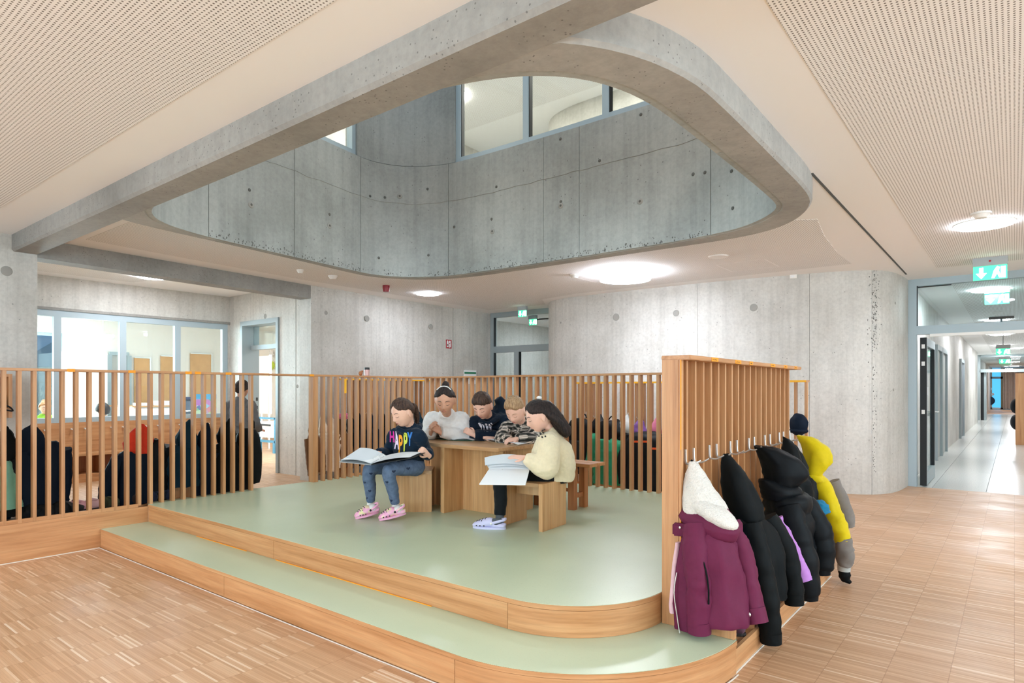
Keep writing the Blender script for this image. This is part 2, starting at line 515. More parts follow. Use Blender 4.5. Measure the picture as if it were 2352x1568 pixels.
M['signred'] = plain('sign_red', '#a8222c', 0.5)
M['signgreen'] = plain('sign_green', '#2f7f58', 0.5)
M['black'] = plain('black_plastic', '#17181a', 0.5)
M['cork'] = fabric('cork_board', '#dcae7c', 0.9, 0.06, 120, 0)
M['paper'] = plain('paper_white', '#eef0f1', 0.6)
M['paperg'] = plain('paper_printed', '#d6dde2', 0.6)
M['doorgrey'] = plain('door_leaf_grey', '#b3b7b5', 0.45)
M['curtain'] = fabric('curtain_taupe', '#c0b1a6', 0.9, 0.08, 90)
M['hookshadow'] = plain('groove_dark', '#6f4a2a', 0.8)
# ------------------------------------------------------------------ floors
CH = 3.0
box('floor', -8.7, 5.2, -5.5, 10.84, -0.12, 0.0, M['parquet'])['kind'] = 'structure'
box('floor_alcove', -11.6, -8.7, 1.6, 6.3, -0.12, 0.0, M['parquet'])['kind'] = 'structure'
box('floor_classroom', -19.5, -11.6, 0.5, 10.5, -0.12, 0.0, M['parquet'])['kind'] = 'structure'
box('floor_rear_room', -11.6, -8.75, 6.3, 10.5, -0.12, 0.0, M['parquet'])['kind'] = 'structure'
fc = setp(box('floor_corridor', -2.4, 2.9, 10.84, 62, -0.12, -0.006, M['joint']), kind='structure')
t0 = box('tile', -0.3075, 0.3075, -1.247, 1.247, -0.02, 0.0, M['tile'], fc)
first = True
for i, xc in enumerate([-1.56, -0.94 + 0.31, 0.0, 0.63, 1.26]):
    xc = -0.93 + 0.315 + (i - 1) * 0.62
    for k in range(17):
        yc = 10.84 + 1.25 + k * 2.5
        if first: t0.location = (xc, yc, 0); first = False
        else: share(t0, 'tile', (xc, yc, 0), fc)
setp(box('floor_passage', -9.5, -6.5, 10.84, 15.5, -0.12, 0.0, M['parquet']), kind='structure')
# ------------------------------------------------------------------ opening in the ceiling: ring beam, parapet, ceiling around it
OUT = [(-5.85, 2.05), (-5.93, 2.2), (-5.99, 2.45), (-6.05, 2.85), (-6.12, 3.36), (-6.26, 4.17), (-6.42, 5.0), (-6.41, 5.25), (-6.30, 5.5), (-6.1, 5.75), (-5.8, 5.95), (-5.3, 6.06), (-4.3, 6.07), (-3.17, 6.05), (-2.2, 6.06), (-1.85, 6.0), (-1.6, 5.87), (-1.4, 5.66), (-1.25, 5.38), (-1.16, 5.05), (-1.15, 4.1), (-1.14, 3.0), (-1.17, 2.76), (-1.24, 2.5), (-1.36, 2.28), (-1.55, 2.05)]
INN = [(-5.42, 2.2), (-5.57, 2.28), (-5.7, 2.38), (-5.83, 2.58), (-5.95, 2.93), (-6.11, 3.96), (-6.27, 5.0), (-6.27, 5.15), (-6.18, 5.4), (-6.0, 5.6), (-5.72, 5.75), (-5.4, 5.82), (-4.2, 5.84), (-2.81, 5.82), (-2.4, 5.8), (-2.0, 5.72), (-1.78, 5.6), (-1.59, 5.42), (-1.47, 5.25), (-1.43, 5.02), (-1.42, 3.5), (-1.43, 2.88), (-1.52, 2.58), (-1.64, 2.41), (-1.8, 2.29), (-1.97, 2.22), (-2.18, 2.16), (-2.45, 2.13), (-4.7, 2.12), (-5.2, 2.15)]
def dense(path, n):
    p = smoothpath(path, 2, True)
    L = sum((Vector(p[i]) - Vector(p[(i + 1) % len(p)])).length for i in range(len(p)))
    return resample(p, L / n, True)[:n]
NR = 168
outd = dense(OUT, NR); innd = dense(INN, NR)
# line the two outlines up by angle from the centre
cxr, cyr = -3.85, 4.0
def byang(P, a):
    best = None
    for i in range(len(P)):
        p, q = Vector(P[i]) - Vector((cxr, cyr)), Vector(P[(i + 1) % len(P)]) - Vector((cxr, cyr))
        d = Vector((math.cos(a), math.sin(a))); e = q - p
        den = d.x * e.y - d.y * e.x
        if abs(den) < 1e-9: continue
        t = (p.x * e.y - p.y * e.x) / den; u = (p.x * d.y - p.y * d.x) / den
        if t > 0 and -1e-6 <= u <= 1 + 1e-6 and (best is None or t > best[0]): best = (t, (cxr + d.x * t, cyr + d.y * t))
    return best[1]
angs = [2 * math.pi * (k + 0.5) / NR for k in range(NR)]
RO = [byang(outd, a) for a in angs]; RI = [((p[0] - cxr) * 1.012 + cxr, (p[1] - cyr) * 1.015 + cyr) for p in (byang(innd, a) for a in angs)]
ZB = 2.83
M['conc_ring'] = concrete('concrete_ring', '#a8a6a1', '#8a8884', 0.25, 34, 0.14, 0.012)  # beam concrete again, base lightened for the light on its soffit
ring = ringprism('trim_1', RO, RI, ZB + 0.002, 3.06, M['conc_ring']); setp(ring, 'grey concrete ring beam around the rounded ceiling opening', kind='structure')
bv = bmesh.new(); bv.from_mesh(ring.data)
eb = [e for e in bv.edges if all(abs(v.co.z - ZB - 0.002) < 1e-4 for v in e.verts) and e.calc_face_angle(0) > 1]
bmesh.ops.bevel(bv, geom=eb, offset=0.018, segments=1, affect='EDGES'); bv.to_mesh(ring.data); bv.free()
# the long beam in front of it
bx0, bx1 = -8.12, 5.2
prof = [(1.95, 3.02), (1.95, ZB + 0.022), (1.968, ZB), (2.165, ZB), (2.18, ZB + 0.018), (2.18, 3.02)]
beam = mesh('trim_2', [(x, y, z) for x in (bx0, bx1) for y, z in prof], [tuple(range(6)), tuple(range(6, 12))] + [(i, (i + 1) % 6, 6 + (i + 1) % 6, 6 + i) for i in range(6)], M['conc_beam'])
setp(beam, 'long grey concrete beam under the white ceiling', kind='structure')
# ceiling slab with the hole (ring of quads out to a rectangle)
CR = (-8.7, 5.2, -5.5, 10.9)
def torect(a):
    d = Vector((math.cos(a), math.sin(a))); t = 1e9
    if d.x > 1e-9: t = min(t, (CR[1] - cxr) / d.x)
    if d.x < -1e-9: t = min(t, (CR[0] - cxr) / d.x)
    if d.y > 1e-9: t = min(t, (CR[3] - cyr) / d.y)
    if d.y < -1e-9: t = min(t, (CR[2] - cyr) / d.y)
    return (cxr + d.x * t, cyr + d.y * t)
ca = sorted(angs + [math.atan2(y - cyr, x - cxr) % (2 * math.pi) for x in CR[:2] for y in CR[2:]])
co = [torect(a) for a in ca]; ci = []
for a in ca:
    p = byang(outd, a); v = Vector(p) - Vector((cxr, cyr)); v *= (1 - 0.05 / v.length); ci.append((cxr + v.x, cyr + v.y))
setp(ringprism('ceiling', co, ci, CH, CH + 0.06, M['ceil']), kind='structure')
cslab = ringprism('ceiling_slab', co, ci, CH + 0.07, 3.4, M['conc_beam']); cslab['kind'] = 'structure'
cl = bpy.data.objects['ceiling']
ZP = CH - 0.0025
def field(poly, parent=cl, z=ZP): return prism('perforated_panel', poly, z, z + 0.006, M['perf'], parent)
field([(-8.0, -5.2), (5.0, -5.2), (5.0, 1.6), (-6.96, 1.6), (-8.0, 1.6)])
field([(-0.8, 2.6), (5.0, 2.6), (5.0, 10.0), (-0.8, 10.0)])
# field behind the ring: everything between ring and walls, kept off the ring by a margin
fo = [(-7.75, 2.5), (-7.9, 3.6), (-8.1, 5.3), (-8.25, 9.7), (-6.9, 9.75), (-6.55, 9.15), (-5.7, 8.95), (-1.62, 9.0), (-1.62, 8.2), (-1.55, 7.2), (-1.45, 6.45), (-1.9, 6.2), (-2.3, 6.2), (-4.3, 6.2), (-5.3, 6.2), (-5.88, 6.08), (-6.2, 5.86), (-6.42, 5.58), (-6.53, 5.28), (-6.54, 5.0), (-6.38, 4.15), (-6.24, 3.34), (-6.17, 2.83), (-6.11, 2.5)]
field(fo)
groove = prism('shadow_gap', [(-1.185, 5.06), (-1.165, 5.06), (-1.165, 10.3), (-1.185, 10.3)], CH - 0.004, CH + 0.004, M['joint'], cl)
# inspection hatches in the perforated field
for (x0, y0) in ((-3.0, 8.0), (-4.9, 7.6)):
    for a, b, c_, d in ((x0, x0 + .6, y0, y0 + .012), (x0, x0 + .6, y0 + .6, y0 + .612), (x0, x0 + .012, y0, y0 + .6), (x0 + .6, x0 + .612, y0, y0 + .612)):
        box('hatch_edge', a, b, c_, d, CH - 0.0035, CH, M['ceil'], cl)
# ---- parapet of the upper floor: cast panels with open joints, tie holes, crack line
ZS = 4.24
def arc_slice(a0, a1):
    return [byang(innd, a0 + (a1 - a0) * k / max(2, int(abs(a1 - a0) / 0.03))) for k in range(max(2, int(abs(a1 - a0) / 0.03)) + 1)]
def ang(px, y=None):
    """angle of the seam that the photo shows at this pixel column"""
    best = None
    d = ray(px, HY)
    for k in range(2000):
        a = 2 * math.pi * k / 2000
        p = byang_c[k]
        v = Vector((p[0], p[1]))
        q = CX + F * (v.x * RT.x + v.y * RT.y) / (v.x * FW.x + v.y * FW.y)
        far = p[1] > 4.6 or p[0] < -5.4
        if far and (best is None or abs(q - px) < best[0]): best = (abs(q - px), a)
    return best[1]
byang_c = [byang(innd, 2 * math.pi * k / 2000) for k in range(2000)]
par = thing('wall_parapet', 'grey cast concrete parapet of the upper floor inside the ceiling opening', None, (-3.85, 4.0, ZB)); par['kind'] = 'structure'
seams = [ang(p) for p in (1633, 1330, 1248, 1030, 828, 676, 480)]
cuts = [seams[0] - 0.9] + seams + [seams[-1] + 0.8]
allc = cuts + [cuts[0] + 2 * math.pi]
for a0, a1 in zip(allc, allc[1:]):
    g = 0.0012
    inner = arc_slice(a0 + g, a1 - g)
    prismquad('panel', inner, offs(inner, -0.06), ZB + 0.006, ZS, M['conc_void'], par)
full = [byang(innd, 2 * math.pi * k / 180) for k in range(181)]
fo_ = offs(full, -0.012); prismquad('core', fo_, offs(full, -0.2), 3.1, ZS - 0.02, M['conc_beam'], par)
# day joint (rough crack line) as a thin recess strip
crk = []
for k in range(90):
    a = seams[0] - 0.25 + (seams[-1] + 0.25 - seams[0] + 0.25) * k / 89
    p = byang(innd, a); v = Vector(p) - Vector((cxr, cyr)); v *= 1 - 0.0015 / v.length
    crk.append(Vector((cxr + v.x, cyr + v.y, 3.765 + 0.02 * noise.noise(Vector((k * 0.45, 0, 0))))))
tube('day_joint', crk, 0.002, M['hole'], par, 6, 1)
for px, py in ((573, 436), (577, 470), (757, 518), (757, 492), (884, 453), (918, 450), (982, 434), (1131, 531), (1129, 503), (1288, 472), (1288, 463), (1470, 462), (1592, 400), (1619, 396), (1680, 393), (1683, 478), (1287, 319), (1377, 369), (1472, 263), (870, 592), (984, 586), (1043, 521), (1140, 429), (850, 450)):
    # where this ray meets the parapet
    d = ray(px, py); hit = None
    for k in range(len(full) - 1):
        p, q = Vector(full[k]), Vector(full[k + 1])
        e = q - p; den = d.x * e.y - d.y * e.x
        if abs(den) < 1e-9: continue
        t = (p.x * e.y - p.y * e.x) / den; u = (p.x * d.y - p.y * d.x) / den
        if t > 2 and 0 <= u <= 1 and (hit is None or t > hit[0]): hit = (t, e.normalized())
    if not hit: continue
    P = EP + d * hit[0]; e = hit[1]; nrm = Vector((e.y, -e.x, 0))
    if nrm.dot(Vector((cxr, cyr, P.z)) - P) < 0: nrm = -nrm
    r = 0.034 if (px, py) in ((577, 470), (757, 518), (918, 450), (1131, 531), (1288, 472), (1470, 462)) else 0.017
    Mx = Matrix((Vector((e.x, e.y, 0)), nrm, Vector((0, 0, 1)))).transposed()
    blob('tie_hole', P, (r, 0.006, r), M['hole'] if r > 0.02 else M['holedark'], par, Mx, 14, 8)
    if r > 0.02: blob('plug', P + nrm * 0.002, (r * .45, 0.007, r * .45), M['holedark'], par, Mx, 12, 8)
# upper corner pier, rounded, standing back a little behind a dark ledge line
aL, aR = ang(824), ang(1042)
pier = offs(arc_slice(min(aL, aR), max(aL, aR)), -0.02)
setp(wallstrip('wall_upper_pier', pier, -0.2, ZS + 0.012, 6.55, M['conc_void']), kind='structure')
setp(wallstrip('trim_3', offs(pier, -0.008), -0.2, ZS - 0.01, ZS + 0.014, M['holedark']), kind='structure')
# upper windows on the far and the left side
def winrun(name, a0, a1, breaks, label):
    t = thing(name, label, None, (*byang(innd, (a0 + a1) / 2), ZS)); t['kind'] = 'structure'
    P = [Vector(byang(innd, a0)), Vector(byang(innd, a1))]
    path = offs(arc_slice(a0, a1), -0.05)
    wallstrip('sill', path, -0.08, ZS, ZS + 0.075, M['frame'], t)
    wallstrip('head', path, -0.08, 6.1, 6.2, M['frame'], t)
    g = offs(path, -0.05); wallstrip('pane', g, -0.008, ZS + 0.07, 6.11, M['glass'], t)
    for px in breaks:
        a = ang(px)
        q = Vector(byang(innd, a)); q2 = Vector(byang(innd, a + 0.002)); e = (q2 - q).normalized(); nn = Vector((e.y, -e.x))
        if nn.dot(Vector((cxr, cyr)) - q) > 0: nn = -nn
        c = q + nn * 0.09
        obox('mullion', (c.x, c.y, (ZS + 6.2) / 2), (0.04, 0.042, (6.2 - ZS) / 2 - 0.01), math.atan2(e.y, e.x), M['frame'], t)
        obox('gasket', (c.x + e.x * -0.042, c.y + e.y * -0.042, (ZS + 6.2) / 2), (0.006, 0.03, (6.2 - ZS) / 2 - 0.08), math.atan2(e.y, e.x), M['gasket'], t)
    return t
winrun('window_1', ang(1700), ang(1040), (1047, 1201, 1385, 1590), 'upper floor window band with grey blue frame above the far parapet')
winrun('window_2', ang(823), ang(560), (821, 640), 'upper floor window band with grey blue frame above the left parapet')
# ------------------------------------------------------------------ walls of the hall
LW = [(-8.46, 5.74), (-8.53, 6.9), (-8.60, 8.6), (-8.66, 10.3)]
def st(o): o['kind'] = 'structure'; return o
st(box('wall_left', -8.42, -8.12, -5.5, 2.17, 0, CH, M['conc']))
wl = st(wallstrip('wall_back_left', LW, 0.27, 0, CH, M['conc']))
for px in (780, 1040):
    p = atx(px, HY, -8.555 if px < 900 else -8.62)
    box('panel_joint', p.x - 0.004, p.x + 0.012, p.y - 0.004, p.y + 0.004, 0, CH, M['hole'], wl)
CW0 = [(-6.9, 10.4), (-6.9, 9.95), (-6.82, 9.72), (-6.62, 9.48), (-6.35, 9.33), (-6.0, 9.25), (-5.6, 9.22), (-3.7, 9.22), (-2.55, 9.36), (-2.1, 9.42), (-1.8, 9.5), (-1.52, 9.62), (-1.36, 9.82), (-1.27, 10.1), (-1.23, 10.5), (-1.215, 10.9)]
CWP = resample(smoothpath(CW0, 2), 0.07)
cw = st(thing('wall_back', 'pale curved concrete wall with rounded ends behind the coat racks', None, (-4, 9.4, 0)))
def split(path, pxs):
    idx = [0]
    for px in pxs:
        b = min(range(len(path)), key=lambda i: abs(CX + F * (path[i][0] * RT.x + path[i][1] * RT.y) / (path[i][0] * FW.x + path[i][1] * FW.y) - px)); idx.append(b)
    return idx + [len(path) - 1]
ii = split(CWP, (1603, 1853, 2005))
for a, b in zip(ii, ii[1:]):
    seg = CWP[a:b + 1]
    d0 = (Vector(seg[1]) - Vector(seg[0])).normalized() * 0.002; seg[0] = (seg[0][0] + d0.x, seg[0][1] + d0.y)
    d1 = (Vector(seg[-1]) - Vector(seg[-2])).normalized() * 0.002; seg[-1] = (seg[-1][0] - d1.x, seg[-1][1] - d1.y)
    wallstrip('panel', seg, 0.25, 0, CH, M['conc'], cw)
wallstrip('core', offs(CWP, 0.012), 0.2, 0.01, CH - 0.005, M['conc_beam'], cw)
# pitted honeycomb along one seam of the curved wall and along the lower rim of the parapet
def pits(name, pts, parent):
    V, Fc = [], []
    for P, e, nrm, r in pts:
        k = len(V); V += [P + e * (r * math.cos(a)) + UP * (r * 1.3 * math.sin(a)) + nrm * 0.0012 for a in [math.pi * q / 3 for q in range(6)]]; Fc.append(tuple(range(k, k + 6)))
    o = mesh(name, V, Fc, M['holedark'], parent); o['kind'] = 'stuff'; return o
ps = []
i0 = ii[3]
for k in range(240):
    j = max(1, min(len(CWP) - 2, i0 + int(random.gauss(0, .7)))); a, b = Vector(CWP[j]), Vector(CWP[j + 1]); e = (b - a).normalized()
    q = a + (b - a) * random.random(); ps.append((Vector((q.x, q.y, random.choice((random.uniform(.3, 3), random.uniform(2.0, 2.98))))), Vector((e.x, e.y, 0)), Vector((e.y, -e.x, 0)), random.uniform(.003, .008)))
pits('pitting', ps, cw)
ps = []
for k in range(420):
    a_ = random.choice((random.uniform(seams[3], seams[0]), random.uniform(seams[3], seams[-1]))); p, q = Vector(byang(innd, a_)), Vector(byang(innd, a_ + .004)); e = (q - p).normalized(); nn = Vector((-e.y, e.x, 0))
    if nn.dot(Vector((cxr - p.x, cyr - p.y, 0))) < 0: nn = -nn
    ps.append((Vector((p.x, p.y, ZB + .012 + abs(random.gauss(0, .03)))), Vector((e.x, e.y, 0)), nn, random.uniform(.003, .008)))
pits('pitting', ps, par)
# secondary beam over the alcove opening
sb = [(-8.12, 2.16), (-8.47, 5.8)]
st(wallstrip('trim_4', sb, 0.25, 2.80, CH + 0.11, M['conc_beam']))
# rooms behind: rear wall of the hall with window openings, right wall
def wall_with_openings(name, axis, at, th, lo, hi, z1, ops, mat):
    e = st(thing(name, None, None, (0, 0, 0)))
    def seg(a, b, z0, z1_):
        if axis == 'Y': box('pier', a, b, at, at + th, z0, z1_, mat, e)
        else: box('pier', at, at + th, a, b, z0, z1_, mat, e)
    cur = lo
    for a, b, s, h in ops:
        if a > cur: seg(cur, a, 0, z1)
        if s > 0: seg(a, b, 0, s)
        if h < z1: seg(a, b, h, z1)
        cur = b
    if cur < hi: seg(cur, hi, 0, z1)
    return e
w = wall_with_openings('wall_rear', 'Y', -5.55, 0.2, -8.4, 5.2, CH, [(-6.8, 2.4, 0.6, 2.9)], M['white']); w['label'] = 'white rear wall with a long window band behind the viewer'
w = wall_with_openings('wall_right', 'X', 5.2, 0.2, -5.5, 10.9, CH, [(-1.0, 7.0, 0.6, 2.9)], M['white']); w['label'] = 'white right wall with a long window band'
def glazing(name, axis, at, lo, hi, z0, z1, n, label, mat=M['frame'], w=0.07, breaks=None, glassm=None):
    e = st(thing(name, label, None, (at if axis == 'X' else (lo + hi) / 2, at if axis == 'Y' else (lo + hi) / 2, z0)))
    def bb(nm, a, b, za, zb, th, m):
        if axis == 'Y': box(nm, a, b, at - th / 2, at + th / 2, za, zb, m, e)
        else: box(nm, at - th / 2, at + th / 2, a, b, za, zb, m, e)
    bb('frame_rail', lo, hi, z0, z0 + w, 0.08, mat); bb('frame_rail', lo, hi, z1 - w, z1, 0.08, mat)
    br = breaks or [lo + (hi - lo) * k / n for k in range(1, n)]
    xs = [lo] + br + [hi]
    for q in [lo + w / 2] + br + [hi - w / 2]: bb('mullion', q - w / 2, q + w / 2, z0 + w, z1 - w, 0.08, mat)
    for a, b in zip(xs, xs[1:]): bb('pane', a + 0.01, b - 0.01, z0 + 0.01, z1 - 0.01, 0.008, glassm or M['glass'])
    return e
glazing('window_3', 'Y', -5.45, -6.8, 2.4, 0.6, 2.9, 6, 'rear window band behind the viewer')
glazing('window_4', 'X', 5.3, -1.0, 7.0, 0.6, 2.9, 5, 'right window band outside the picture')
st(box('wall_right_back', 1.9, 5.2, 10.84, 11.0, 0, CH, M['white']))
# ------------------------------------------------------------------ alcove
AX, AY, AZ = -11.35, 5.97, 3.11
st(box('ceiling_alcove', -11.6, -8.3, 1.6, 6.0, AZ, AZ + 0.06, M['ceil']))
field([(-11.0, 2.0), (-8.7, 2.0), (-8.95, 4.6), (-11.0, 4.2)], bpy.data.objects['ceiling_alcove'], AZ - 0.003)
st(box('wall_alcove_left', -11.6, -8.42, 1.6, 1.85, 0, AZ, M['conc']))
wa = wall_with_openings('wall_alcove_window', 'X', AX - 0.22, 0.22, 1.6, AY, AZ, [(1.9, 5.93, 0.88, 2.6)], M['conc']); wa['label'] = 'concrete wall over the classroom window in the alcove'
box('ledge', AX, AX + 0.03, 1.85, AY, 2.6, 2.64, M['conc_beam'], wa)
glazing('window_5', 'X', AX - 0.03, 1.9, 5.93, 0.88, 2.6, 4, 'classroom window with grey aluminium frame above the alcove bench', breaks=[2.3, 3.285, 4.185, 5.045], w=0.095)
wr = wall_with_openings('wall_alcove_right', 'Y', AY, 0.22, -11.6, -8.6, AZ, [(-10.92, -9.7, 0.0, 2.62)], M['conc']); wr['label'] = 'concrete alcove wall with the open classroom door'
box('panel_joint', -9.22, -9.212, AY - 0.004, AY, 0, AZ, M['hole'], wr)
for px, py, r in ((609, 726, 0.045), (683, 887, 0.03)):
    p = aty(px, py, AY); blob('tie_plug', p, (r, 0.006, r), M['hole'], wr)
# door frame in the alcove wall, its leaf swung inward
d1 = st(thing('door_1', 'grey door frame in the alcove wall with its leaf standing open', None, (-10.3, AY, 0)))
box('jamb', -10.92, -10.85, AY - 0.03, AY + 0.3, 0, 2.62, M['framedark'], d1); box('jamb', -9.77, -9.7, AY - 0.03, AY + 0.25, 0, 2.62, M['framedark'], d1)
box('head', -10.85, -9.77, AY - 0.03, AY + 0.25, 2.54, 2.62, M['framedark'], d1)
box('transom', -10.85, -9.77, AY + 0.14, AY + 0.24, 2.12, 2.2, M['framedark'], d1)
box('pane', -10.85, -9.77, AY + 0.19, AY + 0.198, 2.2, 2.54, M['glass'], d1)
lf = box('door_leaf', -11.55, -10.93, AY + 0.24, AY + 0.29, 0.01, 2.12, M['doorgrey'], d1)
box('handle', -11.5, -11.38, AY + 0.29, AY + 0.34, 1.04, 1.07, M['black'], lf)
for z in (1.05, 1.2): box('lock_strike', -10.852, -10.845, AY + 0.24, AY + 0.27, z, z + .06, M['black'], d1)
# ------------------------------------------------------------------ upper floor seen through the opening
UZ = 6.3
st(wallstrip('wall_upper_left', LW, 0.27, 3.4, UZ, M['conc']))
st(wallstrip('wall_upper_back', CWP, 0.25, 3.4, UZ, M['conc']))
st(box('wall_upper_rear', -8.7, 5.2, -5.5, -5.3, 3.4, UZ, M['white'])); st(box('wall_upper_right', 5.0, 5.2, -5.3, 10.9, 3.4, UZ, M['white']))
st(box('wall_upper_far', -8.7, 5.2, 11.6, 11.8, 3.0, UZ, M['white'])); st(box('wall_upper_side', -9.6, -9.4, -5.5, 11.8, 3.0, UZ, M['white']))
so = [(-6.3, 1.9), (-1.2, 1.9), (-1.2, 6.0), (-6.3, 6.0)]
CR2 = [(-9.6, -5.5), (5.2, -5.5), (5.2, 11.8), (-9.6, 11.8)]
uc = st(ringprism('ceiling_upper', CR2, so, UZ, UZ + 0.25, M['ceil']))
st(ringprism('trim_5', so, [(-6.1, 2.1), (-1.4, 2.1), (-1.4, 5.8), (-6.1, 5.8)], UZ + 0.25, 6.9, M['ceil']))
st(box('window_6', -6.2, -1.3, 2.0, 5.9, 6.84, 6.85, M['glass']))
field([(-8.2, 6.3), (-1.4, 6.3), (-1.4, 8.9), (-8.2, 8.9)], uc, UZ - 0.003)
field([(-9.2, 2.0), (-6.7, 2.0), (-6.7, 5.8), (-8.3, 5.8)], uc, UZ - 0.003)
# ------------------------------------------------------------------ classroom and room behind the alcove
st(box('ceiling_classroom', -19.5, -11.57, 0.5, 10.5, 3.11, 3.2, M['white']))
st(box('ceiling_rear_room', -11.57, -8.75, 6.2, 10.5, 3.11, 3.2, M['white']))
st(box('wall_classroom_right', -19.5, -12.6, 10.3, 10.5, 0, 3.11, M['white']))
st(box('wall_classroom_left', -19.5, -11.6, 0.5, 0.7, 0, 3.11, M['white']))
wcf = wall_with_openings('wall_classroom_far', 'X', -17.3, 0.2, 0.7, 10.3, 3.11, [(1.0, 5.06, 0.5, 2.7)], M['white']); wcf['label'] = 'white far wall of the classroom with a large window'
glazing('window_7', 'X', -17.2, 1.0, 5.06, 0.5, 2.7, 3, 'far classroom window looking out on a house')
wrr = wall_with_openings('wall_rear_room', 'Y', 10.3, 0.2, -12.6, -8.7, 3.11, [(-12.3, -9.3, 0.3, 2.75)], M['white']); wrr['label'] = 'far wall of the room behind the alcove door'
x = NT('wintry_pane')
n1 = x.noise(x.pos(), 3.2, 5); x.color(x.ramp(n1, [(0.3, srgb('#4f86b8')), (0.55, srgb('#7db0d8')), (0.75, srgb('#dceaf4'))]))
x.b.inputs['Emission Strength'].default_value = 0.8; x.l(x.ramp(n1, [(0.3, srgb('#4f86b8')), (0.55, srgb('#7db0d8')), (0.75, srgb('#dceaf4'))]), x.b.inputs['Emission Color'])
M['skyblue'] = x.m
glazing('window_8', 'Y', 10.4, -12.3, -9.3, 0.3, 2.75, 3, 'window of the room behind the alcove door', glassm=M['glass'])
# outdoors beyond the classroom windows: a house with a blue grey roof, a lawn, bare bushes
st(box('ground', -60, -19.6, -30, 45, -0.6, -0.5, plain('lawn', '#7f9a68', 0.95)))
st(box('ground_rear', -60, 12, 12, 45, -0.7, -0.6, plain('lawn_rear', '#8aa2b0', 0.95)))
h = thing('house', 'white neighbouring house with a blue grey gable roof beyond the classroom', 'house', (-34, 12.3, -0.5))
box('wall', -38, -30, 7.6, 17.0, -0.5, 2.5, plain('house_wall', '#dfe6ea', .8), h)
mesh('roof', [(-38.5, 7.1, 2.3), (-38.5, 17.5, 2.3), (-29.6, 17.5, 2.3), (-29.6, 7.1, 2.3), (-38.5, 12.3, 6.2), (-29.6, 12.3, 6.2)], [(0, 1, 2, 3), (0, 3, 5, 4), (1, 4, 5, 2), (0, 4, 1), (3, 2, 5)], plain('roof_slate', '#5f7f96', 0.7), h)
for y0 in (8.1, 11.0, 14.0): box('window', -30.02, -29.96, y0, y0 + 1.2, 0.4, 1.7, plain('house_window', '#5e7080', 0.2), h)
bush = hairmat('bare_hedge', '#3d4a48', '#8d9a98')
for i, (bx, by, br) in enumerate(((-23, 3.4, 1.0), (-24, 6.7, 1.2), (-22.6, 9.4, 1.1))):
    o = blob('hedge_bush', (bx, by, 0.5), (br, br, 1.35), bush, None, None, 26, 18); wrinkle(o, 0.25, 2.2, i)
    setp(o, ('dark bare hedge bush outside the classroom, leftmost of three', 'dark bare hedge bush outside the classroom, middle of three', 'dark bare hedge bush outside the classroom, rightmost of three')[i], 'bush', 'hedge outside the classroom')
# cork boards, pendant lamp, cupboards, desk, poster in the classroom (far wall faces the alcove)
FXW = -17.07
for i, (a, b, t, bt) in enumerate(((308, 343, 822, 960), (369, 398, 818, 960), (437, 484, 812, 960))):
    pa, pb = atx(a, t, FXW), atx(b, t, FXW); z1 = pa.z; z0 = 0.98
    t_ = thing('pin_board', ('orange cork pin board on the classroom wall, leftmost of three', 'orange cork pin board on the classroom wall, middle of three', 'orange cork pin board on the classroom wall, rightmost of three')[i], 'pin board', (FXW, (pa.y + pb.y) / 2, z0), 'pin boards in the classroom')
    box('board', FXW - 0.02, FXW + 0.02, pa.y, pb.y, z0, z1, M['cork'], t_)
    box('edge', FXW - 0.02, FXW + 0.03, pb.y, pb.y + 0.03, z0, z1 + 0.02, M['steel'], t_); box('edge', FXW - 0.02, FXW + 0.03, pa.y, pb.y, z1, z1 + 0.02, M['steel'], t_)
pl = thing('pendant_lamp', 'flat white pendant lamp hanging on two wires in the classroom', 'lamp', (-13.6, 4.1, 2.1))
pc = dep(216, 771, 11.2); cyl('diffuser', (pc.x, pc.y, pc.z - 0.02), 0.3, 0.035, M['lamp'], pl)
for s in (-0.14, 0.14): tube('wire', [(pc.x, pc.y + s, pc.z), (pc.x, pc.y + s, 3.11)], 0.006, M['steel'], pl, 6, 1)
for s in (330, 355):
    p = dep(s, 752, 12.0); c_ = cyl('ceiling_lamp', (p.x, p.y + (s - 330) * 0.04, 3.05), 0.28, 0.05, M['lamp']); setp(c_, 'round white ceiling lamp in the classroom, %s one' % ('nearer' if s == 330 else 'farther'), 'lamp', 'classroom ceiling lamps')
cb = thing('classroom_cupboard', 'low white cupboard with papers in the classroom', 'cupboard', (-15.6, 6.1, 0))
box('body', -16.2, -15.0, 5.75, 7.4, 0, 1.02, M['white'], cb); box('top', -16.25, -14.95, 5.7, 7.45, 1.02, 1.05, M['tabletop'], cb)
for k in range(3): box('door', -14.99, -14.97, 5.78 + k * .54, 6.28 + k * .54, 0.06, 0.99, M['plastic'], cb)
for k in range(3):
    b_ = obox('paper_stack', (-15.3, 6.0 + k * 0.45, 1.08 + 0.02 * k), (0.15, 0.1, 0.03 + 0.02 * k), 0.2 * k, M['paper']); setp(b_, ('low stack of papers on the classroom cupboard, nearest the window', 'stack of papers in the middle of the classroom cupboard', 'tallest stack of papers on the classroom cupboard')[k], 'papers', 'paper stacks on the cupboard')
x = NT('poster_print')
v = x.n('ShaderNodeTexVoronoi'); v.inputs['Scale'].default_value = 11; x.l(x.pos(), v.inputs['Vector'])
hs = x.n('ShaderNodeHueSaturation'); hs.inputs['Saturation'].default_value = 0.75; x.l(v.outputs['Color'], hs.inputs['Color'])
x.color(x.mix(0.45, hs.outputs[0], srgb('#3f4a58')))
M['poster'] = x.m
pp = atx(450, 905, -12.4); pq = atx(497, 955, -12.4)
pz = thing('poster', 'colourful group picture poster behind the classroom window', 'poster', (-12.4, pp.y, pq.z))
